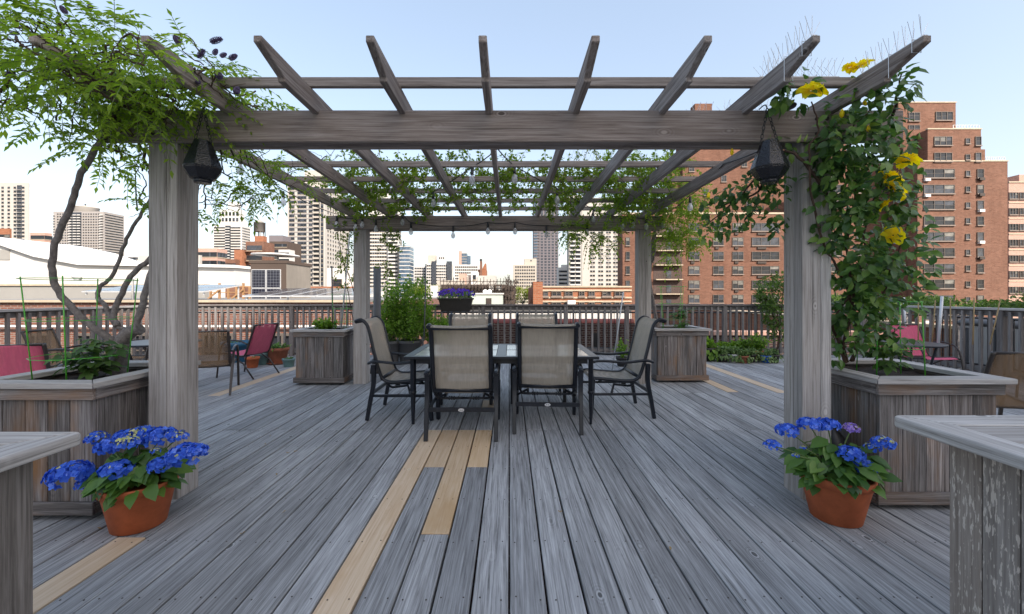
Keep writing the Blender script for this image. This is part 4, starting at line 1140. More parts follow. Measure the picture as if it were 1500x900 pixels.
potted('potted_flowers', 'low red flowering plant in an old terracotta pot with a saucer, beyond the pink chair', xa(407, 8.6), 8.6, .15, .21, .30, 'terra_old', .24, .16, 34, .07, 'hyd', saucer=True)
o = thing('planter_tub', 'large blue plastic tub by the left end of the far railing', 'tub', (xa(347, 8.9), 8.9, 0)); q = MB(); pot(q, xa(347, 8.9), 8.9, 0, .23, .29, .42); q.build('tub', M['tub'], o)
q = MB(); st = MB(); herb(q, st, (xa(347, 8.9), 8.9, .36), .16, .1, 10, .05); q.build('foliage', M['herb'], o)
potted('potted_herb', 'teal glazed pot behind the pink chair', xa(386, 8.55), 8.5, .11, .15, .25, 'tealpot', .14, .14, 12, .045, 'hyd')
potted('potted_herb', 'small terracotta pot under the pink chair', xa(372, 8.2), 8.15, .09, .125, .2, 'terra', .05, .04, 3, .04, 'hyd')
potted('potted_herb', 'small patterned dark pot beside the far left planter', xa(425, 8.3), 8.25, .09, .12, .16, 'tealpot', .1, .06, 8, .04, 'hyd')
potted('potted_herb', 'low basil plant in the far left planter box', xa(478, 7.0), 6.95, .1, .12, .06, 'dkpot', .2, .2, 60, .06, 'bush', z=.78)
potted('potted_rose', 'small plant with orange bloom at the foot of the far right post', xa(912, 8.3), 8.3, .1, .13, .18, 'dkpot', .17, .42, 20, .075, 'bush')
potted('potted_herb', 'empty looking wide pale pot beyond the table', xa(765, 9.1), 9.15, .13, .2, .22, 'wpot', .1, .05, 4, .04, 'herb')
spots = [(1037,505,9.0,.10,.15,.28,'dkpot',.16,.20,14,.09,'tall broad leaved plant in a dark brown pot beside the far right planter'),(1058,522,8.85,.09,.12,.16,'dkpot',.15,.16,22,.055,'trailing pale herb in a dark pot, leftmost of the herb pots'),(1073,524,8.8,.085,.115,.17,'wpot',.12,.14,20,.05,'herb in a pale grey pot among the herb pots'),
         (1088,524,8.7,.08,.105,.15,'terra_old',.11,.15,20,.05,'herb in an old terracotta pot among the herb pots'),(1099,526,8.8,.085,.11,.17,'dkpot',.13,.13,20,.05,'silvery trailing herb in a dark pot in the middle of the herb pots'),(1108,514,9.1,.10,.13,.2,'terra',.2,.32,44,.06,'tall bushy herb in an orange pot at the back of the herb pots'),
         (1122,525,8.75,.08,.11,.15,'bluepot',.12,.13,18,.05,'herb in a bright blue pot among the herb pots'),(1133,525,8.75,.09,.115,.17,'dkpot',.10,.13,12,.05,'sparse herb in a black pot, rightmost of the herb pots'),(1085,508,9.3,.1,.13,.18,'dkpot',.2,.24,34,.07,'leafy herb in a dark pot against the far railing'),(1062,510,9.3,.1,.13,.18,'gpot',.17,.2,26,.07,'leafy herb in a grey pot against the far railing')]
for (px, py, D, rb, rt, h, mt, pr, ph, n, lw, lab) in spots: potted('potted_herb', lab, xa(px, D), D, rb, rt, h, mt, pr*1.25, ph*1.3, int(n*1.8), lw*1.15, 'herb' if lw < .06 else 'bush', 'herb pots by the far right railing')
# climbing shrub on the right of the far railing
o = thing('shrub', 'dark leafy shrub growing through the far railing next to the near right post', 'shrub', (xa(1132, 9.4), 9.4, 0))
q = MB(); st = MB()
for (x, y, r, k) in ((1130,425,22,200),(1138,455,20,160),(1122,445,12,70),(1140,485,14,80),(1148,415,16,100),(1128,472,9,36),(1116,430,9,30)):
    c = at(x, y, 9.4); R = r/F*9.4; st.tube(curve([(xa(1136, 9.4), 9.4, .02), (xa(1140, 9.4), 9.35, .6), c], 4), .01, 5)
    for i in range(int(k*2.4)): l = rr(.05,.09); q.leaf(inball(c, R*1.1), rdir(-.2), rdir(1), l, l*.6, 0, .12, .2, True)
q.build('foliage', M['tree'], o); st.build('stems', M['stem'], o)
o = thing('covered_grill', 'grey and white covered appliance beyond the right railing', 'appliance', (xa(1380, 8.9), 9.0, 0))
gx = XR+.75; q = MB(); q.box((gx-.35, 7.1, .05), (gx+.35, 8.1, .82)); q.build('body', M['offwhite_wall'], o, bevel=.02)
q = MB(); q.lathe([(.05, 0), (.05, 1.06)], 12, M=Matrix.Translation((gx, 7.07, .86)) @ Matrix.Diagonal((7.2, 1, 2.2, 1)) @ Matrix.Rotation(-PI/2, 4, 'X')); q.build('hood', M['gpot'], o)
for i in range(4): q = MB(); q.box((gx-.353, 7.2+i*.24, .1), (gx-.351, 7.28+i*.24, .78)); q.build('stripe', M['gpot'], o)
o = thing('rubber_bag', 'shiny black plastic bag tucked between the near right post and the rose planter', 'bag', (2.30, 3.05, .25))
q = MB()
for j in range(9):
    for i in range(14): pass
q.lathe([(.03, 0), (.075, .03), (.088, .1), (.08, .2), (.086, .28), (.07, .36), (.03, .42), (.012, .44)], 14, (2.305, 3.02, .03)); 
q.v = [(x+.006*math.sin(z*70+x*40), y+.006*math.sin(z*55+y*90), z) for x, y, z in q.v]; q.build('bag', M['black'], o)

# fallen petals on the boards
q = MB(); q.leaf(Vector((0,0,.002)), Vector((1,0,.2)), Vector((0,0,1)), .022, .014, 0, .3, -.2); q.leaf(Vector((0,0,.002)), Vector((-.6,.8,.3)), Vector((0,0,1)), .018, .012, 0, .3, -.2)
pm = q.mesh('fallen_petal', M['cane'])
for (px, py) in ((421,665),(406,697),(395,640),(432,663),(148,776),(355,783),(415,752),(820,752),(983,807),(388,652),(720,640)):
    D = gd(py); tag(inst(pm, 'fallen_petal', None, (xa(px, D), D, .003), rr(0, 6)), 'dry tan petal fallen on the deck boards', 'petal', 'fallen petals on the deck')

# ------------------------------------------------------------------ string lights
sl_ = thing('string_lights', 'black festoon cable with clear bulbs strung under the far half of the pergola', 'string lights', (0, 6.5, 2.5))
q = MB(); q.lathe([(.004, -.015), (.014, -.02), (.015, -.075), (.017, -.078), (.017, -.09), (.012, -.09)], 10); sock = q.mesh('socket', M['black'])
q = MB(); q.lathe([(.010, -.088), (.014, -.10), (.030, -.135), (.032, -.15), (.026, -.175), (.010, -.188), (.002, -.19)], 14); blb = q.mesh('bulb', M['bulb'])
q = MB(); q.tube([(0,0,-.09), (.006,0,-.14), (-.006,0,-.14), (0,0,-.10)], .0022, 4); fil = q.mesh('filament', M['wframe'])
def bulb(p):
    s = inst(sock, 'lamp_holder', sl_, p, rr(0,6), scale=1.08); 
    for me, nm in ((blb, 'bulb'), (fil, 'filament')):
        o = bpy.data.objects.new(nm, me); COL.objects.link(o); o.parent = s
    q = MB(); q.tube([Vector(p)+Vector((0,0,.0)), Vector(p)+Vector((0,0,-.02))], .006, 5)
cab = MB()
def strand(pts, sag, n, bulbs=()):
    for a, e in zip(pts[:-1], pts[1:]):
        a, e = Vector(a), Vector(e); cab.tube([a.lerp(e, i/10)-Vector((0,0,sag*4*(i/10)*(1-i/10))) for i in range(11)], .006, 5)
def top(x, y, D): return at(x, y, D)
DB = PRY-.06
rb_ = [(480+38/2.885,210+300/2.885),(480+118/2.885,210+312/2.885),(480+146/2.885,210+300/2.885),(480+204/2.885,210+318/2.885),(480+316/2.885,210+290/2.885),(480+352/2.885,210+330/2.885),(480+530/2.885,210+345/2.885),(480+677/2.885,210+328/2.885),(480+792/2.885,210+328/2.885),(480+925/2.885,210+342/2.885),(480+1097/2.885,210+335/2.885),(480+1122/2.885,210+278/2.885),(480+1245/2.885,210+305/2.885),(480+1290/2.885,210+303/2.885),(480+1347/2.885,210+308/2.885),(480+1416/2.885,210+300/2.885)]
PP = [top(x, y+2, DB) for x, y in rb_]
for i, p in enumerate(PP): bulb(p+Vector((0,0,.012)))
strand(PP, .02, 10)
A = Vector((-.138+.03, 3.87, 2.735))
Lp = [A, top(480+610/2.885, 210+100/2.885, 4.6), top(480+447/2.885, 210+205/2.885, 5.3), top(480+316/2.885, 210+290/2.885, DB)]
Rp = [A, top(480+790/2.885, 210+95/2.885, 4.6), top(480+970/2.885, 210+192/2.885, 5.3), top(480+1122/2.885, 210+278/2.885, DB)]
for P_ in (Lp, Rp):
    strand(P_, .012, 8)
    for p in P_[1:3]: bulb(p+Vector((0,0,.01)))
S2 = [top(480+38/2.885,210+300/2.885,DB), top(415, 278, 5.2), top(352, 225, 4.0), Vector((-2.4, 3.0, 2.6))]
strand(S2, .03, 8); bulb(S2[1]); bulb(S2[2])
S3 = [top(480+1416/2.885,210+300/2.885,DB), top(1011, 286, 5.4), top(1060, 240, 4.2), Vector((2.1, 3.05, 2.6))]
strand(S3, .03, 8); bulb(S3[1])
cab.build('cable', M['black'], sl_)

# ------------------------------------------------------------------ bird spikes
def spikes(label, p0, p1, n, ties):
    p0, p1 = Vector(p0), Vector(p1); d = (p1-p0).normalized(); sd_ = d.cross(Vector((0,0,1)))
    o = thing('bird_spikes', label, 'bird spikes', (p0+p1)/2, 0, 'bird spike strips on the pergola')
    q = MB(); c = (p0+p1)/2; L = (p1-p0).length
    a = d*L/2; w_ = sd_*.012
    q.prism([c-a-w_, c+a-w_, c+a+w_, c-a+w_], (0,0,.005)); q.build('strip', M['steel'], o)
    q = MB()
    for i in range(n):
        b0 = p0.lerp(p1, (i+.5)/n)+Vector((0,0,.004))
        for (ds, dd) in ((0, .0), (.55, .3), (-.55, -.3)):
            v = (Vector((0,0,1))+sd_*ds*rr(.7,1.2)+d*(dd+rr(-.08,.08))).normalized(); q.tube([b0, b0+v*.115], .0014, 3)
    q.build('spikes', M['steel'], o)['kind'] = 'stuff'
    for t, x, zl in ties:
        c = p0.lerp(p1, t); s2 = sd_*.0245; q = MB()
        q.tube([c+s2+Vector((0,0,.008)), c+s2-Vector((0,0,zl)), c-s2-Vector((0,0,zl)), c-s2+Vector((0,0,.008)), c+s2+Vector((0,0,.008))], .0022, 4); q.build('cable_tie', M['steel'], o)
spikes('bird spikes on the tail of the outermost right rafter', (RX[8], 2.2, 2.747), (RX[8], 2.62, 2.747), 9, ((.12, 0, .06), (.45, 0, .125)))
spikes('bird spikes on the tail of the second rafter from the right', (RX[7], 2.2, 2.747), (RX[7], 2.62, 2.747), 9, ((.15, 0, .07), (.5, 0, .13)))
spikes('bird spikes on the front purlin between the two right rafters', (RX[7]+.03, 2.749, 2.808), (RX[8]-.03, 2.749, 2.808), 12, ((.15, 0, .066), (.7, 0, .066)))
spikes('bird spikes on a middle purlin, seen above the far end', (.62, 4.47, 2.808), (1.0, 4.47, 2.808), 8, ())
spikes('dark bird spikes on the second purlin near the roses', (1.66, 3.32, 2.808), (2.1, 3.32, 2.808), 9, ())
spikes('bird spikes on the front beam near the right lantern', (1.28, PF+.105, 2.642), (1.42, PF+.105, 2.642), 3, ())
o = thing('solar_lamp', 'small dark solar lamp lying on the front beam beside the yellow bloom', 'lamp', (1.86, PF-.02, 2.647))
q = MB(); q.lathe([(.02, 0), (.025, .015), (.075, .02), (.078, .028), (.05, .034)], 20, (1.86, PF-.02, 2.647)); q.build('cap', M['black'], o)

# ------------------------------------------------------------------ city helpers
WCACHE = {}
def winmesh(kind, w, h):
    key = (kind, round(w, 2), round(h, 2))
    if key in WCACHE: return WCACHE[key]
    out = []
    for v in range(4):
        q = MB(); gl = (1, 1, 3, 1)[v]
        if kind == 'far':            # plain punched window with a thin surround
            q.box((-w/2, -.10, -h/2), (w/2, .05, h/2), gl); q.box((-w/2-.08, -.16, -h/2-.22), (w/2+.08, .05, -h/2-.003), 0)
        else:
            k = {'tri': 3, 'dbl': 2, 'one': 1}[kind]; fw = .07
            q.box((-w/2, -.16, h/2-fw), (w/2, .05, h/2), 0); q.box((-w/2, -.16, -h/2), (w/2, .05, -h/2+fw), 0)
            for i in range(k+1):
                x = -w/2+(w-fw)*i/k; q.box((x, -.155, -h/2+fw+.002), (x+fw, .05, h/2-fw-.002), 0)
            for i in range(k):
                a = -w/2+(w-fw)*i/k+fw; e = -w/2+(w-fw)*(i+1)/k
                top_ = RN.choice((gl, gl, gl, 2, 3)); mid = rr(-.1,.15)*h
                q.box((a+.002, -.07, mid+.02), (e-.002, .04, h/2-fw-.002), top_); q.box((a+.002, -.085, -h/2+fw+.002), (e-.002, .04, mid-.02), gl); q.box((a+.002, -.11, mid-.018), (e-.002, .045, mid+.018), 0)
            q.box((-w/2-.08, -.26, -h/2-.16), (w/2+.08, .05, -h/2-.003), 4)
        me = q.mesh('window', [M['frame'] if kind != 'far' else M['stone'], M['gl1'], M['gl2'], M['gl3'], M['sill']]); out.append(me)
    WCACHE[key] = out
    return out
ROT = {'front': 0.0, 'right': PI/2, 'left': -PI/2}
class Bldg:
    def __init__(self, name, label, cat='building', group=None):
        self.o = thing(name, label, cat, (0,0,0), 0, group); self.w = []; self.o_name = name
    def block(self, px0, px1, ytop, D, mat, side=None, depth=12, zb=-20, name='wall', ztop=None):
        x0, x1 = xa(px0, D), xa(px1, D); z1 = za(ytop, D) if ztop is None else ztop
        if side is not None:
            xe = x1 if side > px1 else x0; depth = xe*F/(side-CX)-D
        q = MB(); q.box((x0, D, zb), (x1, D+depth, z1))
        if not self.o.location.length: self.o.location = ((x0+x1)/2, D+depth/2, max(zb, -20))
        q.build(name, mat, self.o); return (x0, x1, D, D+depth, z1)
    def part(self, name, a, b, mat): q = MB(); q.box(a, b); return q.build(name, mat, self.o)
    def grid(self, B, face, cols, z_top, dz, n, w, h, kind='far', skip=None):
        x0, x1, y0, y1, z1 = B; ms = winmesh(kind, w, h)
        for r in range(n):
            z = z_top-r*dz
            for c in cols:
                if skip and skip(r, c): continue
                if face == 'front': p = Vector((x0+(x1-x0)*c, y0, z))
                elif face == 'right': p = Vector((x1, y0+(y1-y0)*c, z))
                else: p = Vector((x0, y0+(y1-y0)*c, z))
                self.w.append((p, ROT[face], RN.choice(ms)))
    def repeat(self, me, name, pts, rz=0.0):
        for i, p in enumerate(pts):
            if i < 95: inst(me, name, self.o, p, rz)
        if len(pts) > 95:
            q = MB()
            for p in pts[95:]: q.add_mesh(me, Matrix.Translation(p) @ Matrix.Rotation(rz, 4, 'Z'))
            q.build(name, list(me.materials), self.o)['kind'] = 'stuff'
    def done(self, cap=95):
        def vis(e):
            p = e[0]; px, py = CX+p.x*F/p.y, HY-(p.z-H)*F/p.y
            v = 0
            if px < -20 or px > 1520 or py < 0 or py > 470: v += 1000
            if py > 448: v += 200
            if 217 < px < 290 or 1148 < px < 1216 or 518 < px < 544 or 928 < px < 957: v += 300
            if 161 < py < 218 and 200 < px < 1310: v += 300
            if e[1] != 0: v += 30
            return v + p.length/1000 + RN.random()*.01
        self.w.sort(key=vis)
        for p, rz, me in self.w[:cap]: inst(me, 'window', self.o, p, rz)
        rest = self.w[cap:]
        if rest:
            q = MB()
            for p, rz, me in rest: q.add_mesh(me, Matrix.Translation(p) @ Matrix.Rotation(rz, 4, 'Z'))
            q.build('window', list(rest[0][2].materials), self.o)['kind'] = 'stuff'
def fr(n, a=.06, b=.94): return [a+(b-a)*(i+.5)/n for i in range(n)]
def balc_mesh(w, dpt, mat, rail=.95, solid=False):
    q = MB(); q.box((-w/2, -dpt, -.1), (w/2, 0, .1), 0)
    if solid: q.box((-w/2, -dpt, .1), (w/2, -dpt+.1, rail), 0)
    else:
        q.box((-w/2, -dpt, rail-.07), (w/2, -dpt+.06, rail), 1); q.box((-w/2, -dpt+.01, .45), (w/2, -dpt+.04, .52), 1)
        n = max(4, int(w/.35))
        for i in range(n+1): x = -w/2+w*i/n; q.box((x-.025, -dpt, .1), (x+.025, -dpt+.05, rail-.07), 1)
    return q.mesh('balcony', [mat, M['iron']])

# ---- left skyline
B = Bldg('apartment_tower', 'tall cream tower cut by the left edge of the photo'); k = B.block(-70, 42, 268, 340, M['cream_wall'], side=43.5)
B.part('parapet', (k[0], k[2]+1, k[4]), (k[1]-1, k[3], k[4]+1.6), M['offwhite_wall'])
B.grid(k, 'front', [.18,.34,.42,.50,.66,.74,.82,.93], k[4]-4, 3.0, 24, 1.9, 1.7, 'far')
for x in (.58, .88): B.part('recess', (k[0]+(k[1]-k[0])*x-2, k[2]-.06, k[4]-80), (k[0]+(k[1]-k[0])*x+2, k[2]+.2, k[4]-2), M['gl3'])
B.repeat(balc_mesh(4, 1.2, M['offwhite_wall']), 'balcony', [Vector((k[0]+(k[1]-k[0])*x, k[2]-.06, k[4]-6-r*3.0)) for x in (.58,.88) for r in range(24)]); B.done()
B = Bldg('apartment_tower', 'wide taupe apartment block with balconies and a round water tank on its roof'); D = 470; k = B.block(78, 152, 310, D, M['taupe_wall'], side=182)
B.grid(k, 'front', [.09,.14,.19,.24,.29,.60,.65,.70,.75,.80,.85,.90], k[4]-3, 2.95, 23, 1.7, 1.4, 'far'); B.grid(k, 'right', fr(12), k[4]-3, 2.95, 23, 1.8, 1.4, 'far')
B.part('recess', (k[0]+(k[1]-k[0])*.325, k[2]-.1, k[4]-70), (k[0]+(k[1]-k[0])*.56, k[2]+.2, k[4]-1), M['gl3'])
B.repeat(balc_mesh(3.6, 1.8, M['offwhite_wall'], .9, True), 'balcony', [Vector((k[0]+(k[1]-k[0])*x, k[2]-.1, k[4]-4.6-r*2.95)) for x in (.01,.36,.45,.53,.97) for r in range(23)])
q = MB(); cx_ = xa(125, D+18); q.lathe([(12, k[4]), (12, k[4]+7), (12.4, k[4]+7.2), (12.4, k[4]+8.4), (8, k[4]+9)], 28, (cx_, D+18, 0)); q.build('water_tank', M['cream_wall'], B.o)
q = MB(); q.box((cx_-.5, D+17.5, k[4]+8), (cx_+.5, D+18.5, k[4]+12)); q.build('aerial', M['iron'], B.o); B.done()
B = Bldg('brick_building', 'low stepped orange brick building at the left edge'); k = B.block(-30, 14, 335, 92, M['brick_orange'], side=17); B.block(12, 17, 352, 91, M['brick_orange'], side=19)
B.grid(k, 'front', [.75, .92], k[4]-2, 3, 2, 1.2, 1.4, 'one'); B.done()
B = Bldg('brick_building', 'small orange brick penthouse left of the taupe block'); k = B.block(17, 33, 352, 98, M['brick_orange'], side=47); k2 = B.block(33, 36, 366, 99, M['brick_orange'], side=54)
B.grid(k, 'front', [.7], k[4]-1.6, 3, 2, 2, 1.6, 'dbl'); B.done()
B = Bldg('brick_building', 'distant pink brick building with grey setbacks in front of the taupe block'); k = B.block(44, 66, 341, 180, M['brick_pink'], side=76); k2 = B.block(50, 64, 357, 160, M['grey_wall'], side=80)
B.grid(k, 'front', fr(4), k[4]-2, 3, 5, 1.5, 1.6); B.grid(k, 'right', fr(3), k[4]-2, 3, 5, 1.5, 1.6); B.grid(k2, 'front', fr(3), k2[4]-2, 2.9, 6, 2.6, 1.2); B.done()
B = Bldg('apartment_building', 'small white and blue building peeping out left of the near left post'); k = B.block(187, 203, 374, 260, M['offwhite_wall'], depth=12); k2 = B.block(182, 192, 380, 255, M['glb'], depth=4); B.grid(k, 'front', fr(4), k[4]-2, 3, 5, 1.6, 1.4); B.done()
# white roof hall and its roofs
B = Bldg('white_hall', 'long low white hall with a sloping roof and a vent, behind the wisteria trunk'); DH = 32
q = MB(); q.prism([(xa(-60, DH), DH, za(345, DH)), (xa(0, DH), DH, za(358, DH)), (xa(55, DH), DH, za(377, DH)), (xa(120, DH), DH, za(389, DH)), (xa(343, DH), DH, za(393, DH)), (xa(343, DH), DH, -3), (xa(-60, DH), DH, -3)], (0, 9, 0)); q.build('wall', M['white_wall'], B.o)
B.o.location = (0,0,0)
q = MB(); q.box((xa(-20, DH), DH-.05, za(381, DH)), (xa(15, DH), DH+.2, za(366, DH))); q.build('louvre', M['grey_wall'], B.o)
q = MB(); q.prism([(xa(-60, DH)-.1, DH-.3, za(345, DH)+.02), (xa(0, DH), DH-.3, za(358, DH)+.02), (xa(55, DH), DH-.3, za(377, DH)+.02), (xa(120, DH), DH-.3, za(389, DH)+.02), (xa(343, DH)+.2, DH-.3, za(393, DH)+.02), (xa(343, DH)+.2, DH-.3, za(393, DH)+.22), (xa(120, DH), DH-.3, za(389, DH)+.24), (xa(55, DH), DH-.3, za(377, DH)+.22), (xa(0, DH), DH-.3, za(358, DH)+.22), (xa(-60, DH)-.1, DH-.3, za(345, DH)+.22)][::-1], (0, 9.6, 0)); q.build('roof_edge', M['white'], B.o)
vx = xa(119, DH); q = MB(); q.box((vx-.25, DH-.5, za(417, DH)), (vx+.25, DH-.02, za(411, DH))); q.lathe([(.1, 0), (.3, .25), (.3, .3)], 12, (vx-.05, DH-.3, za(411, DH))); q.build('vent', M['steel'], B.o)
B.part('brick_bay', (xa(330, DH-2), DH-2, -3), (xa(352, DH-2), DH-.1, za(419, DH-2)), M['brick_red'])
B = Bldg('parapet_wall', 'grey gravel faced parapet in front of the white hall', 'wall'); B.block(-80, 300, 419, 28, M['grey_wall'], depth=.4, zb=-3); B.part('coping', (xa(-80, 28), 27.9, za(419, 28)), (xa(300, 28), 28.5, za(419, 28)+.12), M['stone'])
NB = Bldg('neighbour_building', 'sunlit red brick neighbouring building with tan coping just past the left railing'); k = NB.block(-420, 522, 443, 13.2, M['brick_near'], depth=30, zb=-20, ztop=1.16)
NB.part('coping', (k[0], 13.1, 1.163), (k[1]+.05, 13.5, 1.235), M['stone']); NB.part('roofing', (k[0], 13.52, 1.163), (k[1], 43, 1.19), M['roof'])
for x in (-14.6, -12.9, -11.2, -9.0, -7.0): NB.w.append((Vector((x, 13.2, -.45)), 0, winmesh('dbl', 1.0, 1.3)[0]))
NB.done()
q = MB(); q.tube([(k[0], 13.05, .42), (k[1], 13.05, .42)], .035, 8); q.build('pipe', M['white'], NB.o)
for (x, h) in ((-12.1, 1.9), (-4.75, 1.8)):
    q = MB(); q.tube([(x, 13.6, 1.2), (x, 13.6, h), (x+.12, 13.6, h+.06)], .035, 6); q.build('vent_pipe', M['steel'], NB.o)
def panels(label, px0, px1, D, y0, y1, z0, tilt, nx, ny):
    x0, x1 = xa(px0, D), xa(px1, D); L = (y1-y0); o = thing('solar_array', label, 'solar panels', ((x0+x1)/2, (y0+y1)/2, z0))
    M4 = Matrix.Translation((x0, y0, z0)) @ Matrix.Rotation(tilt, 4, 'X')
    for i in range(nx):
        for j in range(ny):
            a, e = (x1-x0)/nx*i, (x1-x0)/nx*(i+1); q = MB(); q.box((a+.02, L/ny*j+.02, 0), (e-.02, L/ny*(j+1)-.02, .05), 0, M4); q.box((a+.05, L/ny*j+.05, .05), (e-.05, L/ny*(j+1)-.05, .056), 1, M4); q.build('panel', [M['steel'], M['solar']], o)
    q = MB()
    for x in (x0+.1, x1-.15): q.box((x, y0+.1, z0-.1), (x+.05, y0+.15, z0)); q.box((x, y1-.2, z0-.35), (x+.05, y1-.15, z0+math.tan(tilt)*L*.9))
    q.build('mount', M['steel'], o)
panels('tilted solar panels on the neighbouring roof right of the near left post', 364, 540, 15, 14.6, 17.6, 1.32, .10, 5, 2)
panels('tilted solar panels on the neighbouring roof behind the wisteria trunk', 118, 300, 18, 18, 20.6, 1.5, .13, 6, 2)
# rooftop bulkhead with panel
B = Bldg('roof_bulkhead', 'grey rendered rooftop bulkhead with two dark solar panels on its front'); k = B.block(367, 420, 386, 23.5, M['cement'], side=455, zb=1.19)
B.part('rim', (k[0]-.06, k[2]-.06, k[4]), (k[1]+.06, k[3]+.06, k[4]+.16), M['dark_wall'])
q = MB(); q.box((k[0]+.02, k[2]-.03, k[4]-1.9), (k[1]-.02, k[2]-.003, k[4]-.003)); q.build('facing', M['dark_wall'], B.o)
for i in range(2):
    for j in range(2):
        w_ = 43/F*23.5/2; h_ = 1.05; x = xa(370, 23.5)+i*w_; z = za(394.5, 23.5)-(j+1)*h_; q = MB(); q.box((x, k[2]-.10, z), (x+w_-.02, k[2]-.05, z+h_-.02), 0); q.box((x+.03, k[2]-.106, z+.03), (x+w_-.05, k[2]-.1, z+h_-.05), 1); q.build('solar_panel', [M['steel'], M['solar']], B.o)
q = MB(); q.lathe([(.06, 0), (.06, .55)], 8, (xa(407, 24.6), 24.6, k[4])); q.build('mast', M['steel'], B.o)
q = MB(); q.lathe([(.05, .0), (1.25, .02), (1.25, .08), (.4, .16), (.05, .17)], 24, (0,0,0), M=Matrix.Translation((xa(404, 24.6), 24.6, k[4]+.5)) @ Matrix.Rotation(.02, 4, 'Y')); q.build('canopy', M['white'], B.o)
o = thing('roof_stair', 'honey coloured wooden stairs and handrails on the neighbouring roof', 'stairs', (xa(340, 22), 22, 1.2))
for (x0, x1) in ((308, 348), (348, 366)):
    for (y, t) in ((421, .05), (429, .04)): q = MB(); q.box((xa(x0, 22), 22, za(y, 22)), (xa(x1, 22), 22.06, za(y, 22)+t)); q.build('handrail', M['honeywood'], o)
for x in (308, 321, 334, 346, 356, 365): q = MB(); q.box((xa(x, 22)-.04, 21.98, 1.19), (xa(x, 22)+.04, 22.08, za(415 if x in (321, 356) else 420, 22))); q.build('post', M['honeywood'], o)
for x in (304, 338): q = MB(); q.prism([(xa(x, 21.9), 21.85, 1.2), (xa(x, 21.9)+.12, 21.85, 1.2), (xa(x+17, 21.9)+.12, 21.85, za(424, 21.9)), (xa(x+17, 21.9), 21.85, za(424, 21.9))], (0, .05, 0)); q.build('stringer', M['honeywood'], o)

# ---- left of centre towers
B = Bldg('apartment_tower', 'slender white tower with stepped arched top, partly behind wisteria leaves'); D = 470; k = B.block(313, 354, 330, D, M['offwhite_wall'], side=367); k2 = B.block(322, 352, 307, D+3, M['white_wall'], side=358); k3 = B.block(334, 346, 296, D+6, M['white_wall'], depth=8)
B.grid(k, 'front', [.05,.13,.21,.29,.37,.64,.71,.78,.85,.92], k[4]-3, 3.0, 24, 2.4, 1.5); B.grid(k2, 'front', fr(5), k2[4]-5, 6.5, 2, 2.6, 4); B.grid(k, 'right', fr(6), k[4]-3, 3.0, 24, 1.8, 1.5); B.part('recess', (xa(330, D), D-.15, -10), (xa(338, D), D+.2, k[4]-.5), M['gl3'])
B.repeat(balc_mesh(5, 1.2, M['offwhite_wall'], .9, True), 'balcony', [Vector((xa(334, D), D-.15, k[4]-4-r*3.0)) for r in range(24)]); B.done()
B = Bldg('brick_building', 'pale pink brick building right beside the near left post'); k = B.block(286, 318, 364, 150, M['brick_pink'], side=333); B.block(280, 293, 374, 145, M['cream_wall'], depth=1)
B.grid(k, 'front', fr(5), k[4]-2.2, 3, 4, 2.2, 1.7); B.grid(k, 'right', fr(3), k[4]-2.2, 3, 4, 2, 1.7); B.done()
B = Bldg('brick_building', 'orange brick building with a wooden water tank on its roof'); k = B.block(360, 386, 354, 130, M['brick_red'], side=402); k2 = B.block(343, 355, 366, 128, M['brick_orange'], side=360); k3 = B.block(373, 386, 346, 133, M['brick_orange'], side=391); k4 = B.block(330, 345, 380, 126, M['brick_red'], side=362)
B.grid(k, 'front', [.2,.38,.56,.78], k[4]-2, 3, 6, 1.5, 1.5); B.grid(k4, 'front', fr(3), k4[4]-2, 3, 3, 1.3, 1.5)
B.repeat(balc_mesh(2.4, 1.0, M['brick_red']), 'balcony', [Vector((k[0]+(k[1]-k[0])*x, k[2], k[4]-3.2-r*3)) for x in (.12,.92) for r in range(5)])
q = MB(); wx, wy = xa(380, 135), 135; q.lathe([(1.6, k3[4]+1.6), (1.6, k3[4]+4.4), (1.7, k3[4]+4.4), (.1, k3[4]+5.6)], 16, (wx, wy, 0))
for a in range(4): q.box((wx+1.2*math.cos(a*1.57+.7)-.12, wy+1.2*math.sin(a*1.57+.7)-.12, k3[4]), (wx+1.2*math.cos(a*1.57+.7)+.12, wy+1.2*math.sin(a*1.57+.7)+.12, k3[4]+1.6))
q.build('water_tank', M['grey_wall'], B.o); q = MB(); q.tube([(xa(388.5, 135), 135, k3[4]), (xa(388.5, 135), 135, k3[4]+4.6)], .12, 5); q.build('aerial', M['iron'], B.o); B.done()
B = Bldg('apartment_building', 'dark brown distant block between the brick building and the tall tower'); k = B.block(395, 421, 354, 210, M['dark_wall'], depth=14); k2 = B.block(394, 414, 345, 212, M['mauve_wall'], depth=8); B.grid(k, 'front', fr(6), k[4]-2, 3, 8, 1.8, 1.5); k3 = B.block(408, 424, 366, 200, M['offwhite_wall'], depth=5); B.grid(k3, 'front', fr(4), k3[4]-2, 3, 5, 1.4, 1.4); B.done()
B = Bldg('apartment_tower', 'tallest cream tower with dark window columns, just left of the far left post'); D = 270; k = B.block(421, 476, 272, D, M['cream_wall'], side=512); k2 = B.block(446, 470, 250, D+4, M['cream_wall'], side=480); WW = k[1]-k[0]
for (a, e) in ((.05,.19),(.27,.51),(.57,.67),(.89,.96)): B.part('recess', (k[0]+WW*a, D-.12, -6), (k[0]+WW*e, D+.1, k[4]-.8), M['gl3'])
for r in range(24): B.part('spandrel', (k[0]+WW*.045, D-.2, k[4]-3.9-r*2.9), (k[0]+WW*.675, D-.13, k[4]-3.2-r*2.9), M['taupe_wall'])
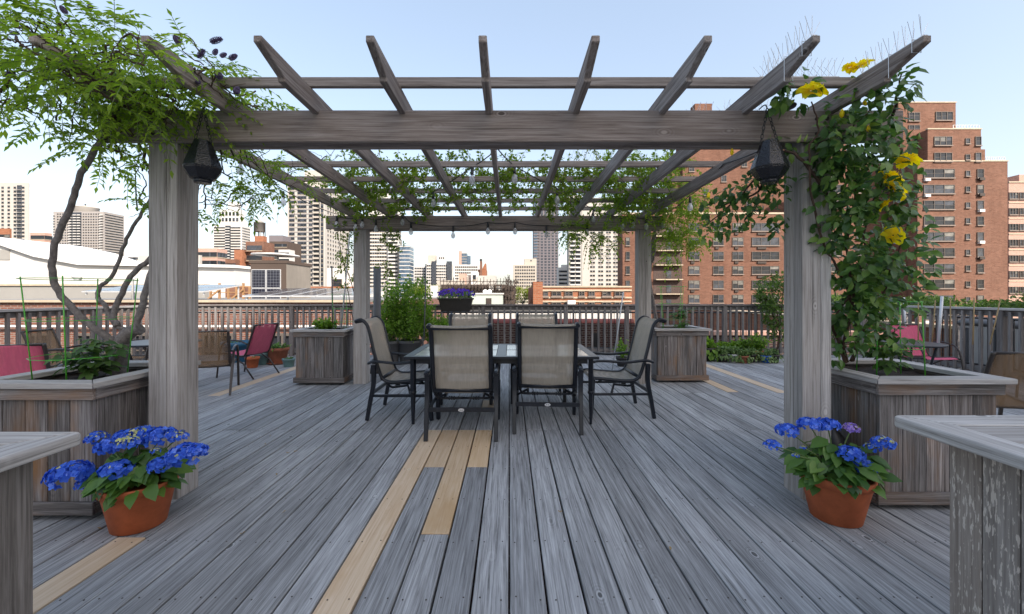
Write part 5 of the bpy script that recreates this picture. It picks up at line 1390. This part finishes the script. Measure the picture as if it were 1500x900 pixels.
B.grid((k[0], k[1], k[2]-.1, k[3], k[4]), 'front', [.08,.16,.31,.39,.47,.62,.925], k[4]-2.2, 2.9, 24, 1.5, 1.5); B.grid(k, 'right', fr(9), k[4]-2.2, 2.9, 24, 1.5, 1.4)
B.part('balcony_bay', (k[0]+WW*.70, D-.12, -6), (k[0]+WW*.86, D+.1, k[4]-.8), M['gl1'])
B.repeat(balc_mesh(3.8, 1.2, M['beige_wall'], 1.0, True), 'balcony', [Vector((k[0]+WW*.78, D-.12, k[4]-3.4-r*2.9)) for r in range(24)]); B.done(97)
B = Bldg('white_building', 'small white rooftop house at the foot of the tall tower'); k = B.block(479, 520, 393, 60, M['offwhite_wall'], depth=6, zb=0); B.grid(k, 'front', [.38], k[4]-2.2, 3, 1, 1.3, 1.3, 'one'); B.part('brick_base', (xa(455, 58), 58, -3), (xa(520, 58), 59.9, za(420, 58)), M['brick_orange']); B.done()
B = Bldg('apartment_tower', 'white tower with bay balconies just right of the far left post'); D = 340; k = B.block(540, 568, 280, D, M['offwhite_wall'], side=572); k2 = B.block(568, 584, 290, D-2, M['white_wall'], side=588)
B.grid(k, 'front', fr(7), za(339, D), 2.95, 17, 1.7, 1.5); B.grid(k2, 'right', fr(4), za(339, D), 2.95, 17, 1.5, 1.4)
B.part('balcony_bay', (xa(569.5, D-2), D-2.15, -4), (xa(582.5, D-2), D-1.9, k2[4]-1), M['gl3']); B.repeat(balc_mesh(7.6, 1.6, M['white_wall'], 1.2, True), 'balcony', [Vector((xa(576, D-2), D-2.15, za(339, D)-r*2.95)) for r in range(17)]); B.done()
B = Bldg('glass_tower', 'blue glass tower with a slanted top, left of the leafy bush'); D = 330; k = B.block(585, 600, 360, D, M['glb'], side=606); B.block(586, 588, 352, D+3, M['grey_wall'], depth=2)
for r in range(15): B.part('floor_band', (k[0]-.1, D-.15, k[4]-1-r*3), (k[1]+.1, D+.05, k[4]-.4-r*3), M['offwhite_wall'])
for r in range(15): B.part('floor_band', (k[1]-.02, D+.1, k[4]-1-r*3), (k[1]+.12, k[3], k[4]-.4-r*3), M['white_wall'])
B.done()
B = Bldg('apartment_building', 'long white apartment block with regular windows on the centre skyline'); D = 420
k = B.block(624, 662, 386, D, M['white_wall'], depth=20); k2 = B.block(606, 624, 390, D+6, M['white_wall'], depth=20); k3 = B.block(664, 702, 388, D+8, M['white_wall'], depth=20)
k4 = B.block(642, 652, 374, D+8, M['white_wall'], depth=8); k5 = B.block(627, 638, 374, D+14, M['beige_wall'], depth=8); B.block(632, 639, 383, D-1, M['gl3'], depth=2); B.block(654, 662, 383, D-1, M['gl3'], depth=2)
B.grid(k, 'front', fr(13, .03, .97), k[4]-2.4, 2.9, 13, 1.5, 1.5); B.grid(k2, 'front', fr(6), k2[4]-2.4, 2.9, 13, 1.5, 1.5); B.grid(k3, 'front', fr(12), k3[4]-2.4, 2.9, 12, 1.5, 1.5); B.grid(k4, 'front', fr(3), k4[4]-3, 4, 1, 1.2, 2); B.done()
B = Bldg('glass_tower', 'small far glass tower with a reddish corner on the centre skyline'); D = 520; k = B.block(672, 684, 371, D, M['glb'], depth=12); B.block(672, 676, 368, D-1, M['brick_pink'], depth=5); B.block(684, 689, 375, D+3, M['glb'], depth=8)
for r in range(8): B.part('floor_band', (k[0], D-.3, k[4]-1-r*3.4), (k[1], D, k[4]-.2-r*3.4), M['grey_wall'])
B.done()
B = Bldg('brick_building', 'pointed red brick house with a chimney tank on the centre skyline'); D = 150; k = B.block(700, 712, 395, D, M['brick_orange'], depth=8); B.block(703, 706, 383, D-1, M['brick_red'], depth=2)
q = MB(); q.prism([(xa(706, D), D-.05, k[4]), (xa(712, D), D-.05, k[4]), (xa(711.5, D), D-.05, za(386, D)), (xa(710.5, D), D-.05, za(386, D))], (0, 5, 0)); q.build('gable', M['brick_orange'], B.o)
q = MB(); q.lathe([(.45, 0), (.45, .7), (.5, .7), (.05, 1.0)], 12, (xa(704.5, D-.5), D-.2, za(383, D))); q.build('water_tank', M['grey_wall'], B.o); B.done()
B = Bldg('white_building', 'low cream rooftops in front of the white apartment block'); D = 110; k = B.block(676, 726, 404, D, M['cream_wall'], depth=10); k2 = B.block(690, 700, 398, D-1, M['white_wall'], depth=4); k3 = B.block(672, 682, 401, D-2, M['brick_pink'], depth=4); B.block(640, 680, 411, D-4, M['beige_wall'], depth=6); B.grid(k2, 'front', [.5], k2[4]-1.5, 3, 1, .8, 1.2); B.done()
# sooty tenement with fire escapes and scaffold
B = Bldg('tenement_house', 'sooty brown tenement covered in rusty fire escapes and scaffolding'); D = 44; k = B.block(646, 740, 417, D, M['dark_wall'], depth=10); k2 = B.block(738, 755, 419, D+2, M['dark_wall'], depth=8)
for row in range(3):
    q = MB(); z0 = za(413+row*13, D)
    for i in range(22):
        x = xa(645+i*4.9, D-.8); q.box((x-.03, D-.85, z0-1.0), (x+.03, D-.79, z0+rr(.1,.5)))
        if i % 2: q.tube([(x, D-.8, z0-.95), (x+.7, D-.8, z0+.1)], .03, 4)
    for z in (z0, z0-.45, z0-.9): q.box((xa(645, D-.8), D-.85, z-.03), (xa(752, D-.8), D-.79, z+.03))
    q.box((xa(645, D-.8), D-.8, z0-1.02), (xa(752, D-.8), D-.01, z0-.96)); q.build('fire_escape', M['iron'], B.o)
q = MB()
for i in range(40): x = xa(rr(738, 756), D+1); z = za(rr(412, 445), D); q.tube([(x, D+1.2, z), (x+rr(-.5,.5), D+1.2, z+rr(.3,1.2))], .035, 4)
for x in (741, 745, 749, 754): q.box((xa(x, D)-.05, D+1.1, -4), (xa(x, D)+.05, D+1.2, za(408+rr(0,3), D)))
q.build('scaffold', M['iron'], B.o)
for (x, y) in ((720,421),(731,422)): B.part('window', (xa(x, D)-.25, D-.05, za(y+1, D)-.5), (xa(x, D)+.25, D+.05, za(y, D)+.2), M['cream_wall'])
B.grid(k, 'front', fr(8), k[4]-1.6, 2.2, 2, .8, 1.2, 'one'); B.done()
B = Bldg('low_building', 'low pale green building with a dark door and two satellite dishes on its roof'); D = 36; k = B.block(690, 736, 431.5, D, M['green_wall'], depth=4); B.part('door', (xa(712, D), D-.04, za(448, D)), (xa(720, D), D+.05, za(437, D)), M['iron']); B.part('coping', (k[0]-.1, D-.1, k[4]), (k[1]+.1, k[3], k[4]+.12), M['offwhite_wall'])
B.part('shed', (xa(624, 34), 34, -2), (xa(688, 34), 37, za(438, 34)), M['grey_wall']); B.part('chimney', (xa(634, 36), 35, 1.0), (xa(642, 36), 36, za(419, 36)), M['offwhite_wall'])
for x in (710.5, 717):
    q = MB(); q.lathe([(.02, 0), (.14, .03), (.2, .09), (.19, .095), (.02, .02)], 16, M=Matrix.Translation((xa(x, D), D+.3, za(428, D))) @ Matrix.Rotation(1.2, 4, 'X')); q.tube([(xa(x, D), D+.35, k[4]+.1), (xa(x, D), D+.35, za(428, D))], .025, 5); q.build('satellite_dish', M['white'], B.o)
B.done()
B = Bldg('apartment_building', 'beige stepped apartment block left of the brown striped tower'); D = 400; k = B.block(752, 786, 388, D, M['beige_wall'], depth=15); k2 = B.block(768, 786, 379, D+3, M['beige_wall'], depth=10); B.grid(k, 'front', fr(9), k[4]-2.2, 3, 13, 1.5, 1.5); B.grid(k2, 'front', [.55], k2[4]-2, 3, 1, 1.2, 1.4); B.done()
B = Bldg('apartment_tower', 'brown and glass striped tower at the centre right of the skyline'); D = 430; k = B.block(790, 818, 290, D, M['mauve_wall'], depth=16); k2 = B.block(781.5, 790, 292, D+.6, M['mauve_wall'], depth=15)
for c in fr(5, .04, .99): B.part('glazing', (k[0]+(k[1]-k[0])*c-1.1, D-.12, -8), (k[0]+(k[1]-k[0])*c+1.1, D+.05, k[4]-1), M['gl3'])
for c in (.2, .52): B.part('glazing', (k2[0]+(k2[1]-k2[0])*c-.9, D+.45, -8), (k2[0]+(k2[1]-k2[0])*c+.9, D+.7, k2[4]-1), M['glb'])
for r in range(26): B.part('floor_band', (k2[0]-.02, D-.16, za(336, D)-r*2.9-.5), (k[1]+.02, D-.02, za(336, D)-r*2.9+.5), M['mauve_wall'])
B.done()
B = Bldg('apartment_building', 'small pale grey block right of the brown striped tower'); D = 320; k = B.block(818, 833, 392, D, M['offwhite_wall'], depth=10); k2 = B.block(823, 833, 388, D+2, M['offwhite_wall'], depth=6); B.grid(k, 'front', fr(5), k[4]-3, 3, 7, 1.4, 1.3); B.done()
B = Bldg('apartment_tower', 'cream tower with a grey balcony bay, left of the far right post'); D = 290; k = B.block(853, 918, 290, D, M['cream_wall'], depth=6); k2 = B.block(833, 853, 286, D-1.5, M['grey_wall'], depth=8)
B.grid(k, 'front', [.20,.26,.385,.445,.56,.62,.72,.78,.90,.96], za(341, D), 2.95, 18, 1.5, 1.3)
for r in range(18):
    for c in (.23,.415,.59,.75,.93): B.part('air_conditioner', (k[0]+(k[1]-k[0])*c-.8, D-.25, za(341, D)-r*2.95-1.5), (k[0]+(k[1]-k[0])*c+.8, D+.02, za(341, D)-r*2.95-.95), M['taupe_wall']) if r < 8 else None
for x in (835.5, 843.5): B.part('balcony_bay', (xa(x, D-1.5), D-1.65, -8), (xa(x+6.5, D-1.5), D-1.4, k2[4]-2), M['gl1'])
B.repeat(balc_mesh(3.4, .9, M['offwhite_wall'], .9, True), 'balcony', [Vector((xa(xx, D-1.5), D-1.65, za(341, D)-.8-r*2.95)) for xx in (838.7, 846.7) for r in range(18)]); B.done()
B = Bldg('brick_building', 'low orange brick building with cream bands in the centre right middle distance'); D = 46; k = B.block(781, 925, 419.5, D, M['brick_orange'], depth=12); B.block(781, 795, 413, D-.3, M['brick_orange'], depth=3); 
for y in (420, 425.3, 436, 441.5): B.part('band', (xa(784, D), D-.14, za(y, D)-.1), (k[1], D-.002, za(y, D)+.06), M['stone'])
ms = winmesh('tri', 1.0, .52)
for (a, e) in ((790,803),(808,822),(827,839),(848,856),(862,871),(882,895),(900,914)):
    B.w.append((Vector((xa((a+e)/2, D), D, za(430.5, D))), 0, RN.choice(winmesh('dbl', (e-a)/F*D, .52)))); B.w.append((Vector((xa((a+e)/2, D), D, za(446.5, D))), 0, RN.choice(winmesh('dbl', (e-a)/F*D, .52))))
q = MB(); q.box((xa(830, D), D-1.0, za(446, D)), (xa(841, D), D-.3, za(440, D))); q.build('air_handler', M['white'], B.o); B.done()

# ---- right: two big red brick blocks
B = Bldg('brick_building', 'large red brick apartment block with balconies behind the right lantern'); D = 86
k = B.block(912, 1168, 314, D, M['brick_red2'], depth=4); k2 = B.block(1000, 1230, 196, D+12, M['brick_red2'], depth=4); k3 = B.block(1018, 1043, 152, D+14, M['brick_red2'], depth=2.5); k4 = B.block(985, 1003, 236, D+13, M['brick_red2'], depth=3); k5 = B.block(1085, 1240, 168, D+16.2, M['brick_red2'], depth=4)
B.part('coping', (k[0]-.1, D-.1, k[4]), (k[1]+.1, k[3], k[4]+.35), M['stone']); B.part('coping', (k2[0]-.1, D+11.9, k2[4]), (k2[1]+.1, k2[3], k2[4]+.3), M['stone'])
W_ = lambda p: p/F*D
for r in range(8):
    y = 333+r*21
    for (x, w_, kd) in ((919.5, 6, 'one'), (1016.5, 16, 'dbl'), (1052, 15.5, 'dbl'), (1080.6, 16, 'dbl'), (1121, 40, 'tri')):
        B.w.append((Vector((xa(x, D), D, za(y, D))), 0, RN.choice(winmesh(kd, W_(w_), W_(12)))))
        if x > 1000 and RN.random() < .75: B.part('air_conditioner', (xa(x-w_*.3, D), D-.22, za(y+11.5, D)), (xa(x+w_*.02, D), D+.02, za(y+8.4, D)), M['iron'])
B.part('recess', (xa(957, D), D-.05, -12), (xa(999, D), D+.1, k[4]-2), M['brick_dark'])
bm2 = balc_mesh(W_(39), 1.1, M['stone'], 1.0)
B.repeat(bm2, 'balcony', [Vector((xa(978, D), D-.05, za(347+r*21, D))) for r in range(6)])
for r in range(6): B.part('balcony_door', (xa(976, D), D-.12, za(345+r*21, D)), (xa(983, D), D-.04, za(334+r*21, D)), M['gl3'])
for (x, y) in ((1013,247),(1060,262),(1013,270),(1113,262),(1013,297),(1034,282),(1060,290),(1097,300),(1090,240),(1140,240),(1140,262)): B.w.append((Vector((xa(x, D+12), D+12, za(y, D+12))), 0, RN.choice(winmesh('dbl', W_(9), W_(11)))))
B.done()
B = Bldg('brick_building', 'tall stepped red brick apartment block on the right, behind the yellow roses'); D = 77; M['bk'] = M['brick_red']
a_ = B.block(1344, 1476, 237, D, M['brick_red'], depth=6); b_ = B.block(1359, 1437, 190, D+.02, M['brick_red'], depth=4, zb=za(237, D)+.01); c_ = B.block(1437.02, 1443, 219, D+.03, M['brick_red'], depth=12, zb=za(237, D)+.01); d_ = B.block(1316, 1400, 151, D+3, M['brick_red'], depth=2); e_ = B.block(1190, 1345, 241, D+6, M['brick_red2'], depth=3); f_ = B.block(1322, 1359.5, 190, D+2, M['brick_red2'], depth=2)
for kk, nm in ((a_, 'coping'), (b_, 'coping'), (d_, 'coping'), (e_, 'coping')): B.part(nm, (kk[0]-.1, kk[2]-.1, kk[4]+.002), (kk[1]+.1, kk[2]+.35, kk[4]+.22), M['stone'])
W7 = lambda p: p/F*D
for r in range(11):
    y = 254.5+r*23.1
    for (x, w_, hh, kd) in ((1375, 45, 13, 'tri'), (1417, 6.5, 8, 'one'), (1435.5, 9.5, 13, 'one')):
        B.w.append((Vector((xa(x, D), D, za(y, D))), 0, RN.choice(winmesh(kd, W7(w_), W7(hh)))))
        if kd == 'one' and hh > 10 and RN.random() < .6: B.part('air_conditioner', (xa(x-3.6, D), D-.45, za(y+10.5, D)), (xa(x+3.6, D), D+.02, za(y+6.6, D)), M['white'] if RN.random() < .7 else M['iron'])
        if kd == 'tri' and RN.random() < .6: B.part('air_conditioner', (xa(x-22, D), D-.4, za(y+11.5, D)), (xa(x-14.5, D), D+.02, za(y+8, D)), M['white'])
for (y) in (207, 230.6):
    for (x, w_, hh, kd) in ((1381, 26, 13, 'tri'), (1417, 6.5, 8, 'one'), (1432.5, 8.5, 13, 'one')): B.w.append((Vector((xa(x, D), D+.02, za(y, D))), 0, RN.choice(winmesh(kd, W7(w_), W7(hh)))))
for (x, y, w_) in ((1382.5, 170.5, 26), (1338.5, 171.5, 17), (1338.5, 190, 17)): B.w.append((Vector((xa(x, D+3), D+3, za(y, D+3))), 0, RN.choice(winmesh('tri' if w_ > 20 else 'dbl', W7(w_), W7(13)))))
for (y) in (210, 232): B.w.append((Vector((xa(1344, D+2), D+2, za(y, D+2))), 0, RN.choice(winmesh('dbl', W7(11), W7(13)))))
for r in range(9):
    for x in (1225, 1262, 1300): B.w.append((Vector((xa(x, D+6), D+6, za(254+r*23, D+6))), 0, RN.choice(winmesh('dbl', 2.2, 1.6))))
B.repeat(balc_mesh(5.5, 1.5, M['stone'], 1.0), 'balcony', [Vector((xa(1320, D+6), D+6, za(272+r*23, D+6))) for r in range(8)])
def rail(px0, px1, y, DD):
    q = MB()
    for z in (.35, .9): q.box((xa(px0, DD), DD+.3, za(y, DD)+z), (xa(px1, DD), DD+.36, za(y, DD)+z+.06))
    n = 9
    for i in range(n+1): x = xa(px0+(px1-px0)*i/n, DD); q.box((x-.04, DD+.3, za(y, DD)), (x+.04, DD+.36, za(y, DD)+.95))
    q.build('roof_railing', M['steel'], B.o)
rail(1399, 1437, 190, D); rail(1444, 1475, 237, D); B.done()
B = Bldg('apartment_building', 'pale brown apartment block cut by the right edge of the photo'); D = 84; k = B.block(1477.5, 1600, 268, D, M['brick_pink'], depth=12); k2 = B.block(1493, 1600, 256, D+3, M['brick_pink'], depth=10)
for r in range(9):
    B.part('band', (k[0], D-.1, za(298+r*23, D)), (k[1], D-.003, za(296.6+r*23, D)), M['stone'])
    for x in (1484, 1499, 1514): B.w.append((Vector((xa(x, D), D, za(287+r*23, D))), 0, RN.choice(winmesh('tri', 1.75, 1.3))))
B.part('coping', (k[0]-.1, D-.15, k[4]), (k[1], D+.4, k[4]+.25), M['stone']); B.done()

# ---- just beyond the far railing: dark brick parapets
B = Bldg('brick_parapet', 'dark brick parapet wall with rounded maroon coping seen through the far railing', 'wall')
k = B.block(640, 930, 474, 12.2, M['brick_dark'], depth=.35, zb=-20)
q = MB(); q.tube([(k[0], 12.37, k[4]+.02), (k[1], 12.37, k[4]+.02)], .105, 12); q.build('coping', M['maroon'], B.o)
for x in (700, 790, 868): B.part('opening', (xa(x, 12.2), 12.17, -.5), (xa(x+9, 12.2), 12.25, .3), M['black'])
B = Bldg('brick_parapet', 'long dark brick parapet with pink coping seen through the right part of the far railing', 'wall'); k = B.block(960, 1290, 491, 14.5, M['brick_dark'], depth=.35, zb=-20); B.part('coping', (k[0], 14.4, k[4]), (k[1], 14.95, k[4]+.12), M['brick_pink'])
B = Bldg('low_building', 'low whitewashed building with grey roof seen through the far railing'); k = B.block(655, 925, 455, 19, M['offwhite_wall'], depth=8); B.grid(k, 'front', fr(6), k[4]-.75, 3, 1, .9, .7, 'dbl'); B.part('roofing', (k[0]-.1, 18.9, k[4]), (k[1]+.1, 27, k[4]+.08), M['roof']); B.done()
B = Bldg('brick_building', 'brick building with pale windows, low down behind the herb pots and railing'); k = B.block(1060, 1330, 462, 60, M['brick_red2'], depth=10); 
for i in range(12): B.w.append((Vector((xa(1106+i*8, 60), 60, za(477, 60))), 0, RN.choice(winmesh('one', .6, 1.3))))
B.done()
B = Bldg('brick_wall', 'brick wall beyond the right railing under the locust trees', 'wall'); B.part('wall', (13.6, 5, -20), (14, 40, .35), M['brick_red2']); B.part('coping', (13.5, 4.9, .353), (14.1, 40, .45), M['stone']); B.o.location = (0,0,0)

# ------------------------------------------------------------------ trees beyond the terrace
def tree(label, c, R, zs, n, leafm, lw, trunk_z=-20, flat=1.0, group='street trees beyond the terrace', nb=9):
    """trunk, limbs and a crown of leaf clumps with gaps"""
    c = Vector(c); o = thing('street_tree', label, 'tree', (c.x, c.y, trunk_z), 0, group)
    q = MB(); st = MB(); st.tube(curve([(c.x, c.y, trunk_z), (c.x+.1, c.y, (trunk_z+c.z)/2), (c.x, c.y, c.z-R*zs*.3)], 5), taper(11, .03*R+.12, .03*R+.04), 7)
    for i in range(nb):
        a = rr(0, 2*PI); e = rr(-.3, .9); rad = R*rr(.45,.85); cc = c+Vector((math.cos(a)*rad*math.cos(e), math.sin(a)*rad*math.cos(e), math.sin(e)*rad*zs))
        st.tube(curve([(c.x, c.y, c.z-R*zs*.5), (c+cc)/2+Vector((0,0,-.1*R)), cc], 3), taper(7, .02*R, .006*R), 5)
        rc_ = R*rr(.28,.5)
        for j in range(n//nb):
            p = inball(cc, rc_*1.15, rc_*1.15, rc_*.75*zs*flat); l = lw*rr(.7,1.3); q.leaf(p, rdir(-.1), rdir(1.0), l, l*.55, 0, .15, .2, True)
    q.build('crown', M[leafm], o); st.build('trunk', M['bark'], o)
tree('sunlit yellow green tree between the tenement and the orange brick building', (xa(766, 60), 60, za(436, 60)), 1.9, 1.05, 1500, 'sunny', .22)
tree('sunlit yellow green tree behind the leafy bush', (xa(622, 62), 62, za(432, 62)), 2.3, .85, 1500, 'sunny', .24)
tree('small sunlit tree beside the low green building', (xa(697, 60), 60, za(436, 60)), .9, .8, 400, 'sunny', .2)
for i, (px, y, D, R) in enumerate(((1022,474,34,1.5),(1062,468,35,1.8),(1096,478,33,1.2),(1140,482,36,1.3))):
    tree(['yellow green tree behind the railing, nearest the far right planter', 'yellow green tree behind the railing, above the herb pots', 'low bright tree seen through the railing by the shrub', 'bright tree seen through the railing behind the near right post'][i], (xa(px, D), D, za(y, D)), R, .8, 1300, 'sunny', .2)
for i, (x, y, z, R) in enumerate(((11.3, 8.4, 1.18, 1.15), (11.0, 10.4, 1.1, 1.2), (11.8, 12.6, 1.05, 1.3), (12.5, 7.0, 1.3, 1.2), (12.0, 15.3, 1.1, 1.5))):
    tree(['flat topped locust tree over the right railing, at the photo edge side', 'flat topped locust tree over the middle of the right railing', 'flat topped locust tree behind the bamboo canes', 'locust tree branch at the very right edge', 'farthest locust tree over the right railing, next to the rose'][i], (x, y, z), R, .32, 2000, 'tree', .075, -19.9, 1.0, 'locust trees beyond the right railing', 12)
